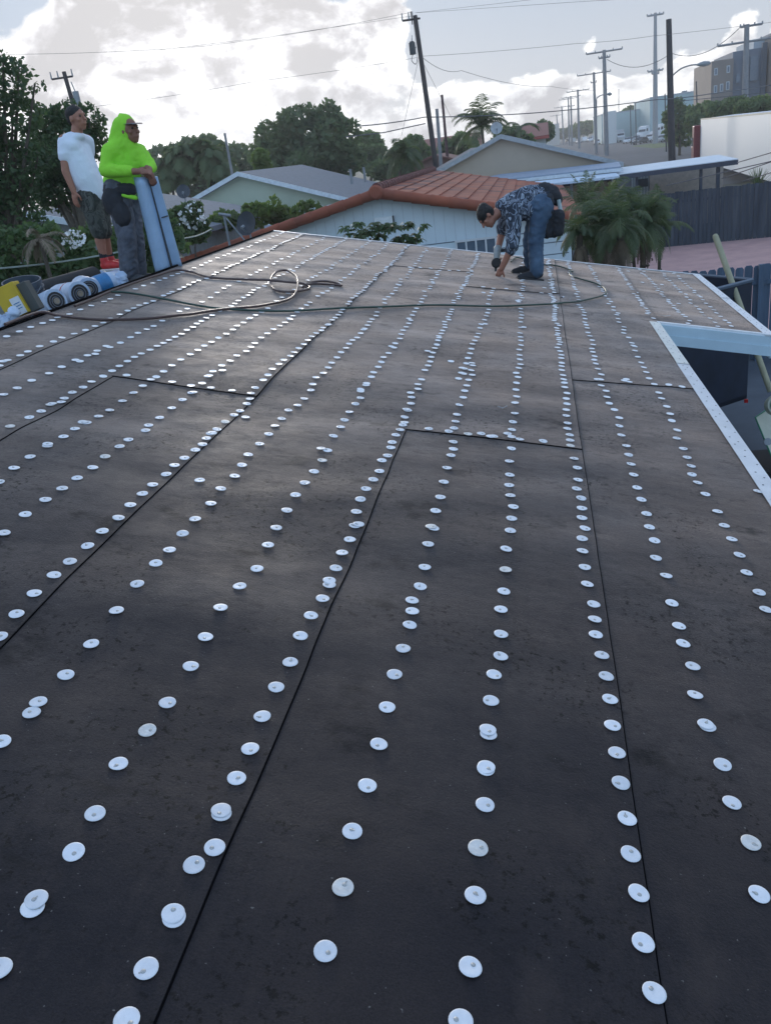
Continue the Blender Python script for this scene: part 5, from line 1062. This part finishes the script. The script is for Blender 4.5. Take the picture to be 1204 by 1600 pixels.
# ------------------------------------------------------------------ far buildings
def block(name, label, x0, x1, y0, y1, z1, m, wins=(), parapet=None, cat='building'):
    o = E(name, ((x0+x1)/2, (y0+y1)/2, 0), label, cat); mb = MB(); mb.box2((x0, y0, 0), (x1, y1, z1)); mb.build('wall', m, o)
    if parapet: mb = MB(); mb.box2((x0-.1, y0-.1, z1), (x1+.1, y1+.1, z1+.35)); mb.build('parapet', parapet, o)
    for (wx, wz, ww, wh) in wins:
        mb = MB(); mb.box2((wx, y0-.06, wz), (wx+ww, y0-.02, wz+wh)); fr = mb.build('window', mat('win_frame', s(196, 200, 204), .5), o)
        mb = MB(); mb.box2((wx+.12, y0-.09, wz+.12), (wx+ww-.12, y0-.065, wz+wh-.12)); mb.build('pane', mat('win_pane', s(120, 132, 146), .2), fr)
    return o
M_bg = mat('bldg_grey', s(120, 128, 140), .8, .08, .3); M_bb = mat('bldg_brown', s(146, 134, 126), .8, .08, .3); M_bw = mat('bldg_pale', s(176, 184, 190), .8, .06, .3)
o = block('apartment_block', 'modern grey and brown apartment block right of the concrete pole', 28.3, 31.5, 150, 165, 11.7, M_bb, [(28.7, 7.2, .5, 1.1), (29.6, 7.3, .5, 1.1), (30.5, 7.4, .5, 1.2), (28.7, 9.7, .5, 1.0), (30.5, 9.8, .5, 1.0)])
mb = MB(); mb.box2((31.5, 150.6, 0), (36.2, 165, 12.6)); mb.build('wall', M_bg, o, 'grey middle wall'); mb = MB(); mb.box2((33.0, 149.9, 0), (33.5, 150.5, 12.2)); mb.box2((35.6, 150.0, 0), (36.3, 150.5, 13.2)); mb.build('pilaster', mat('pil_dark', s(92, 100, 112), .8), o)
mb = MB(); mb.box2((35.0, 153, 12.7), (39, 165, 14.0)); mb.build('upper_wall', M_bw, o)
mb = MB(); mb.box2((32, 150.3, 8.2), (32.6, 150.55, 9.4)); mb.box2((34, 150.3, 8.2), (35.2, 150.55, 11.6)); mb.build('window', MAT['win_pane'], o)
block('apartment_block', 'brown apartment block cut by the right photo edge', 36.6, 47, 143, 160, 13.9, M_bb, [(37.3, 9.8, 1.0, 1.0), (38.9, 9.9, .6, 1.1), (36.9, 5.6, .8, 1.2), (39.0, 5.7, .9, 1.2), (41, 9.8, 1, 1)], M_bg)
block('warehouse', 'long pale teal warehouse behind the parked white trucks', 22.2, 34, 285, 320, 8.0, mat('wh_teal', s(186, 204, 204), .8, .05, .2), parapet=M_bw)
block('warehouse', 'higher teal warehouse wall between the tall mast and the apartment block', 33.5, 54, 262, 300, 10.2, mat('wh_teal2', s(170, 192, 194), .8, .05, .2), parapet=M_bw)
block('warehouse', 'small white building with stepped top left of the parked box truck', 22.2, 25.2, 270, 280, 8.6, mat('wh_white', s(214, 216, 214), .8))
mb = MB(); c_ = W(1068, 149, 270); mb.box(c_, (2.2, 2, 1.6)); mb.box(c_+U*.9, (1.4, 1.4, .5)); tag(mb.build('rooftop_unit', M_grey), 'grey air conditioning unit on top of the teal warehouse wall', 'rooftop unit')
# red-trimmed buildings left
def strip_building(label, x0, x1, y, z):
    o = E('shop_building', ((x0+x1)/2, y+5, 0), label, 'building'); mb = MB(); mb.box2((x0, y, 0), (x1, y+12, z-.6)); mb.build('wall', mat('shop_white', s(186, 190, 188), .8), o)
    mb = MB(); mb.prism([(x0-.4, y-.6, z-.7), (x0-.4, y+2.5, z+.8), (x0-.4, y+12, z+.8), (x0-.4, y+12, z-.7)], (x1-x0+.8, 0, 0)); mb.build('roof', mat('shop_roof_red', s(150, 104, 94), .8), o)
    mb = MB(); mb.box2((x0-.4, y-.7, z-1.1), (x1+.4, y-.55, z-.72)); mb.build('red_band', mat('red_band', s(160, 66, 60), .7), o)
strip_building('long shop building with dull red roof band left of the coconut palm', -14.5, -6.6, 110, 5.2)
strip_building('shop building with dull red roof band right of the small dish', -3.2, 2.2, 118, 5.3)
block('far_building', 'pale beige far building at the end of the street', 8, 14, 420, 440, 9, mat('bb_pale', s(196, 192, 186), .9))

# ------------------------------------------------------------------ vehicles
def vehicle(kind, g, yaw, colr, label, group='vehicles parked along the far street'):
    o = E(kind, g, label, 'car' if 'car' in kind else ('truck' if 'truck' in kind else 'van'), group); M_ = Matrix.Rotation(yaw, 3, 'Z'); g = Vector(g); T = lambda p: g + M_ @ Vector(p)
    paint = mat('paint_'+colr[0], colr[1], .3, .05, 1, coat=.5)
    if kind == 'parked_car': prof = [(-2.2, .35), (-2.25, .8), (-1.9, .95), (-1.3, 1.42), (.5, 1.46), (1.2, .98), (2.1, .85), (2.25, .4)]; wd_ = 1.8; glass = [(-1.55, 1.0), (-1.2, 1.36), (.45, 1.40), (1.0, 1.0)]; wl = (-1.4, 1.4)
    elif kind == 'parked_van': prof = [(-2.5, .4), (-2.5, 2.0), (1.5, 2.05), (2.1, 1.2), (2.6, 1.0), (2.65, .4)]; wd_ = 1.95; glass = [(-.2, 1.25), (-.2, 1.85), (1.35, 1.85), (1.85, 1.25)]; wl = (-1.6, 1.7)
    elif kind == 'pickup_truck': prof = [(-2.7, .55), (-2.7, 1.15), (-.6, 1.15), (-.4, 1.75), (.9, 1.78), (1.4, 1.2), (2.6, 1.1), (2.7, .5)]; wd_ = 1.95; glass = [(-.3, 1.2), (-.25, 1.65), (.85, 1.68), (1.2, 1.2)]; wl = (-1.7, 1.8)
    else: prof = [(-1.0, .6), (-1.0, 3.0), (-.4, 3.6), (1.0, 3.4), (1.2, 2.2), (2.8, 1.9), (3.0, .6)] if kind == 'semi_truck' else [(1.7, .5), (1.7, 2.5), (2.5, 2.5), (3.1, 1.6), (3.4, 1.4), (3.4, .5)]; wd_ = 2.3; glass = [(.1, 2.2), (.1, 2.9), (.9, 2.9), (1.1, 2.2)] if kind == 'semi_truck' else [(1.9, 1.6), (1.9, 2.3), (2.5, 2.3), (2.9, 1.6)]; wl = (-.6, 2.2) if kind == 'semi_truck' else (-2.5, 2.6)
    mb = MB(); mb.prism([T((x, -wd_/2, z)) for x, z in prof], tuple(M_ @ Vector((0, wd_, 0)))); mb.build('body', paint, o, bevel=.06)
    mb = MB()
    for q in (-1, 1): mb.prism([T((x, q*(wd_/2+.004)-.006, z)) for x, z in glass], tuple(M_ @ Vector((0, .012, 0))))
    x1 = max(glass, key=lambda p: p[0]); x2 = glass[2]; mb.prism([T((x2[0]+.10, -wd_*.42, x2[1])), T((x2[0]+.10, wd_*.42, x2[1])), T((x1[0]+.12, wd_*.42, x1[1])), T((x1[0]+.12, -wd_*.42, x1[1]))], tuple(M_ @ Vector((.05, 0, .03)))); mb.build('windows', M_glass, o)
    for x in wl:
        for q in (-1, 1):
            r_ = .33 if kind in ('parked_car', 'parked_van', 'pickup_truck') else .48; mb = MB(); c = T((x, q*(wd_/2-.1), r_)); ax = M_ @ Vector((0, 1, 0)); mb.tube([c-ax*.12, c+ax*.12], r_, 16); wo = mb.build('wheel', M_rub, o)
            mb = MB(); mb.tube([c-ax*.13, c+ax*.13], r_*.55, 12); mb.build('rim', M_grey, wo)
    for q in (-1, 1): mb = MB(); mb.box(T((prof[-1][0]-.02, q*wd_*.36, prof[-1][1]+.35 if 'semi' not in kind else 1.2)), (.12, .35, .16), yaw); mb.build('headlight', mat('lamp_glass', (.7, .7, .7), .2), o)
    if kind == 'box_truck': mb = MB(); mb.prism([T((-3.6, -1.2, .9)), T((1.6, -1.2, .9)), T((1.6, 1.2, .9)), T((-3.6, 1.2, .9))], (0, 0, 2.5)); mb.build('cargo_box', mat('box_white', s(216, 218, 220), .5), o)
    return o
Wh = ('white', (.72, .73, .74)); Dk = ('dark', (.04, .045, .05)); Gy = ('grey', (.28, .30, .33)); Sv = ('silver', (.45, .47, .49))
VL = [('box_truck', 966, 222, -1.45, Wh, 'white box truck parked in front of the teal warehouse'), ('parked_car', 981, 224, -1.9, Wh, 'white car parked just right of the box truck'), ('parked_car', 993, 221, -2.0, Gy, 'grey car between the white car and the white tractor'),
      ('semi_truck', 1006, 219, -2.2, Wh, 'white truck tractor in the middle of the yard row'), ('semi_truck', 1030, 217, -2.4, Wh, 'white truck tractor nearest the street lamp pole'), ('parked_van', 950, 222, -1.5, Gy, 'grey van left of the box truck'),
      ('parked_car', 940, 224, -1.5, Dk, 'dark car parked right of the thick concrete pole'), ('pickup_truck', 921, 222, -1.5, Wh, 'white pickup between the two thick poles'), ('parked_van', 912, 222, -1.5, Wh, 'white van left of the two thick poles'),
      ('parked_car', 903, 224, -1.5, Sv, 'silver car farthest left in the street row'), ('pickup_truck', 958, 219, -1.5, Sv, 'silver pickup behind the grey van'), ('box_truck', 1044, 213, -2.2, Wh, 'white box truck behind the street lamp pole')]
VL += [('parked_car', 932, 226, -1.6, Wh, 'white car nearest the foot of the left thick pole'), ('parked_van', 895, 223, -1.5, Wh, 'white van farthest left of all in the street row'), ('parked_car', 886, 222, -1.5, Dk, 'dark car at the very far end of the street'),
       ('parked_car', 1000, 225, -2.2, Dk, 'dark car in front of the white truck tractors'), ('pickup_truck', 1018, 222, -2.3, Wh, 'white pickup between the two truck tractors'), ('parked_car', 972, 219, -1.6, Sv, 'silver car half behind the box truck'),
       ('parked_car', 1036, 222, -2.4, Sv, 'silver car just left of the street lamp pole foot'), ('parked_van', 926, 219, -1.5, Gy, 'grey van behind the white pickup by the poles')]
for (k, px, py, yaw, c, lab) in VL:
    g = G(px, py, 0); vehicle(k, (g.x, g.y, 0), yaw, c, lab)
c_ = W(880, 232, 70); vehicle('parked_van', (c_.x, 70, 0), -1.35, Wh, 'white van parked just behind the tan house roof', 'vehicles behind the tan house'); c_ = W(908, 234, 66); vehicle('pickup_truck', (c_.x, 66, .5), -1.9, Dk, 'black pickup parked right of the white van behind the tan house', 'vehicles behind the tan house')

# ------------------------------------------------------------------ poles, lamps, wires
PG = 'utility poles along the street'
def upole(top, bot, Y, r, m, label, arms=(), grp=PG, name='utility_pole', r2=None, extra=None):
    t = W(*top, Y); b = W(*bot, Y); d = (t-b); base = b - d*(b.z/d.z) if abs(d.z) > .1 else b
    o = E(name, base, label, 'pole', grp); mb = MB(); mb.tube([base, t], r*1.25, 10, r2=r2 or r*.85); mb.build('shaft', m, o); dd = (t-base).normalized()
    for (f, w0, w1, ang) in arms:
        c = base+(t-base)*f; ax = Vector((cos(ang), sin(ang), 0)); mb = MB(); mb.tube([c-ax*w0, c+ax*w1], r*.38, 6); ao = mb.build('crossarm', m, o)
        mb = MB()
        for q in (-w0, -w0*.5, w1*.5, w1):
            if abs(q) > .3: mb.tube([c+ax*q, c+ax*q+U*.35], r*.35, 6, r2=r*.22)
        if len(mb.v): mb.build('insulators', M_grey, ao)
    return o, base, t
o, b, t = upole((648, 24), (680, 255), 50, .135, M_wood_pole, 'leaning dark wooden pole with a transformer, nearest big pole', ((.985, .7, .25, .2),))
c_ = W(644, 76, 49.7); mb = MB(); mb.tube([c_-U*.28, c_+U*.28], .17, 14); mb.tube([c_+U*.28, c_+U*.34], .12, 10); tr = mb.build('transformer', M_iron, o); mb = MB(); mb.tube([c_+U*.3, c_+U*.62+Vector((.05, 0, 0))], .035, 6, r2=.02); mb.tube([c_, W(650, 74, 49.9)], .03, 6); mb.build('bushing', M_grey, tr)
mb = MB(); mb.tube(curve_pts([c_-U*.28, c_+Vector((-.1, 0, -.55)), c_+Vector((.1, 0, -.75)), W(652, 90, 49.9)], 5), .02, 6); mb.build('cable_loop', M_wire, tr)
mb = MB(); q = W(642, 18, 50); mb.tube([q, q-U*.6], .05, 6, r2=.03); mb.build('fuse', M_iron, o)
upole((682, 170), (688, 250), 60, .12, M_conc, 'short grey pole just right of the leaning pole'); upole((690, 148), (698, 238), 63, .10, mat('pole_red', (.10, .05, .055), .8), 'slim dark red pole right of the short grey pole')
upole((351, 208), (361, 262), 56, .09, M_conc, 'slim grey pole among the shaggy fan palms'); 
o, b, t = upole((100, 112), (118, 175), 46, .13, M_wood_pole, 'leaning pole with crossarm behind the man in the white t-shirt', ((.975, .75, .4, .15),))
c_ = W(120, 152, 45.7); mb = MB(); mb.tube([c_-U*.35, c_+U*.28], .17, 12); mb.tube([c_+U*.28, c_+U*.75+Vector((-.1, 0, 0))], .03, 6); mb.build('transformer', M_grey, o)
upole((943, 78), (947, 243), 160, .34, M_conc, 'thickest concrete pole in the street with two crossarms', ((.985, 2.9, 2.9, .0), (.93, .9, .9, 0)))
upole((927, 113), (931, 240), 182, .26, M_conc, 'concrete pole left of the thickest one', ((.985, 3.1, 3.1, 0), (.88, .6, .4, 0)))
upole((902, 140), (904, 224), 260, .3, M_conc, 'thin pole with crossarm left of the thick pair', ((.98, 3, 3, 0),))
upole((891, 150), (893, 224), 330, .3, M_conc, 'fourth pole counted left from the thickest one', ((.98, 3.2, 3.2, 0), (.8, 1.2, 1.2, 0)))
upole((887, 153), (889, 224), 345, .28, M_conc, 'pole tucked behind its neighbour near the street end', ((.98, 3.2, 3, 0),))
upole((877, 166), (880, 224), 400, .3, M_conc, 'second farthest pole at the street end', ((.98, 3.2, 3.2, 0),)); upole((869, 179), (872, 224), 470, .3, M_conc, 'farthest pole at the street end', ((.97, 3.2, 3.2, 0),))
upole((1023, 20), (1023, 162), 200, .5, mat('pole_pale', (.36, .36, .37), .8), 'tall pale mast with antennas near the top and middle', ((.985, 1.6, 1.6, 0), (.57, 1.5, 1.5, 0), (.55, 1.1, 1.1, .8)), name='antenna_mast', r2=.3)
o, b, t = upole((1044, 30), (1049, 250), 72, .24, mat('pole_brown', (.055, .05, .055), .85), 'plain dark wooden pole carrying the curved street lamp arm', name='street_lamp_pole')
a1 = W(1048, 120, 72); a2 = W(1062, 108, 71.5); a3 = W(1078, 102, 71); a4 = W(1090, 101, 70.5); mb = MB(); mb.tube(curve_pts([a1, a2, a3, a4], 6), .05, 8); am = mb.build('lamp_arm', M_grey, o)
mb = MB(); e = a4; d = Vector((1, -.15, -.02)).normalized(); mb.tube([e-d*.1, e+d*.1, e+d*.4, e+d*.75, e+d*.85], [.06, .13, .19, .13, .05], 10); mb.build('lamp_head', mat('lamp_grey', (.30, .31, .32), .5), am)
upole((1166, 38), (1163, 158), 130, .38, M_conc, 'tall concrete pole with crossarms before the apartment blocks', ((.985, .8, 1.9, 0), (.86, 3.6, 3.6, 0)))
for (a, b_2, Y, lab) in (((1038, 146), (1039, 185), 140, 'thin dark pole left of the street lamp pole'), ((1087, 127), (1088, 168), 140, 'thin dark pole right of the street lamp pole'), ((992, 161), (993, 210), 210, 'thin pole above the grey car'), ((984, 164), (985, 210), 220, 'thin pole above the white car'), ((966, 139), (966, 176), 300, 'thin antenna above the small white building')):
    upole(a, b_2, Y, .10, M_iron if Y < 250 else M_conc, lab)
o, b, t = upole((931, 155), (931, 240), 175, .15, M_conc, 'lamp pole with short arm beside the concrete pole pair', name='street_lamp_pole'); mb = MB(); mb.tube(curve_pts([W(931, 154, 175), W(938, 149, 175), W(949, 147, 175)], 5), .10, 6); mb.tube([W(948, 147, 175), W(952, 147, 175), W(955, 147, 175)], [.15, .32, .12], 8); mb.build('lamp_arm', M_grey, o)
def wire(pts_, r, label, sag=0, name='power_line'):
    pp = []
    for i in range(len(pts_)-1):
        a, b = Vector(pts_[i]), Vector(pts_[i+1])
        for k in range(16): t = k/16; q = a.lerp(b, t); q.z -= sag*4*t*(1-t); pp.append(q)
    pp.append(Vector(pts_[-1])); mb = MB(); mb.tube(pp, r, 5); tag(mb.build(name, M_wire), label, 'wire')
wire([W(-30, 85, 40), W(320, 72, 46), W(643, 19, 50)], .008, 'upper power line from the left to the top of the leaning pole', .1); wire([W(250, 78, 42), W(400, 60, 46), W(650, 24, 50)], .007, 'second line just below the upper left power line')
wire([W(648, 20, 50), W(800, 3, 40), W(1204, -45, 25)], .006, 'power line from the leaning pole top to the upper right'); wire([W(650, 20, 50), W(900, 3, 38), W(1204, -15, 28)], .006, 'lower of the two lines leaving the leaning pole top at right')
wire([W(-20, 180, 40), W(160, 165, 44), W(400, 127, 47), W(651, 90, 50)], .009, 'middle power line left of the leaning pole', .05); wire([W(655, 88, 50), W(900, 68, 52), W(1020, 56, 54), W(1250, 28, 60)], .009, 'middle power line right of the leaning pole', .05)
wire([W(560, 197, 45), W(663, 183, 50), W(840, 176, 56), W(1021, 156, 62), W(1106, 147, 66), W(1230, 128, 70)], .028, 'thick low cable crossing above the tan house', .05); wire([W(540, 214, 45), W(600, 207, 48), W(664, 193, 50)], .028, 'thick low cable left of the leaning pole')
wire([W(644, 18, 50)+Vector((0, 0, 0)), W(652, 95, 49.9)], .01, 'short lead from fuse to transformer'); wire([W(653, 95, 50), W(627, 212, 46)], .010, 'guy wire down left of the leaning pole'); wire([W(659, 95, 50), W(708, 190, 55)], .010, 'guy wire down right of the leaning pole')
wire([W(660, 90, 50), W(720, 110, 60), W(860, 135, 90), W(960, 138, 130)], .014, 'thin drooping line right of the leaning pole', .3)
wire([W(948, 93, 160), W(1048, 83, 146), W(1155, 43, 130)], .045, 'sagging cable strung between the thickest pole and the apartment block pole', 1.5)
wire([W(1060, 158, 60), W(1204, 144, 60)], .02, 'pale cable above the trailer roof'); 
for (a, b2, lab) in (((1127, 279), (1230, 244), 'upper dark cable crossing in front of the trailer'), ((1040, 290), (1230, 246), 'long dark cable from the carport across the trailer'), ((1151, 254), (1230, 231), 'dark cable from the carport corner to the right'), ((1160, 283), (1230, 262), 'lowest dark cable over the dark fence')): wire([W(*a, 33), W(*b2, 28)], .016, lab)
wire([W(-20, 421, 11), W(185, 394, 12.5), W(290, 372, 15), W(330, 358, 17)], .014, 'slack pale cord strung through the shrubs behind the workers', .03, 'cord'); bpy.data.objects['cord'].data.materials[0] = mat('cord_pale', (.28, .32, .28), .7)

# ------------------------------------------------------------------ haze
lo, hi = Vector((-400, -60, -1)), Vector((400, 640, 36))
mb = MB(); mb.box2(lo, hi); hzo = mb.build('haze', None if False else M_wire); hm_ = bpy.data.materials.new('haze'); hm_.use_nodes = True; hn = hm_.node_tree.nodes; hn.clear()
ho_ = hn.new('ShaderNodeOutputMaterial'); pv = hn.new('ShaderNodeVolumePrincipled'); pv.inputs['Color'].default_value = (.97, .98, 1, 1); pv.inputs['Density'].default_value = .0007; pv.inputs['Anisotropy'].default_value = .4
hm_.node_tree.links.new(pv.outputs[0], ho_.inputs['Volume']); hzo.data.materials.clear(); hzo.data.materials.append(hm_); hzo['kind'] = 'stuff'
for o in list(bpy.data.objects):
    if '_m' in o: del o['_m']
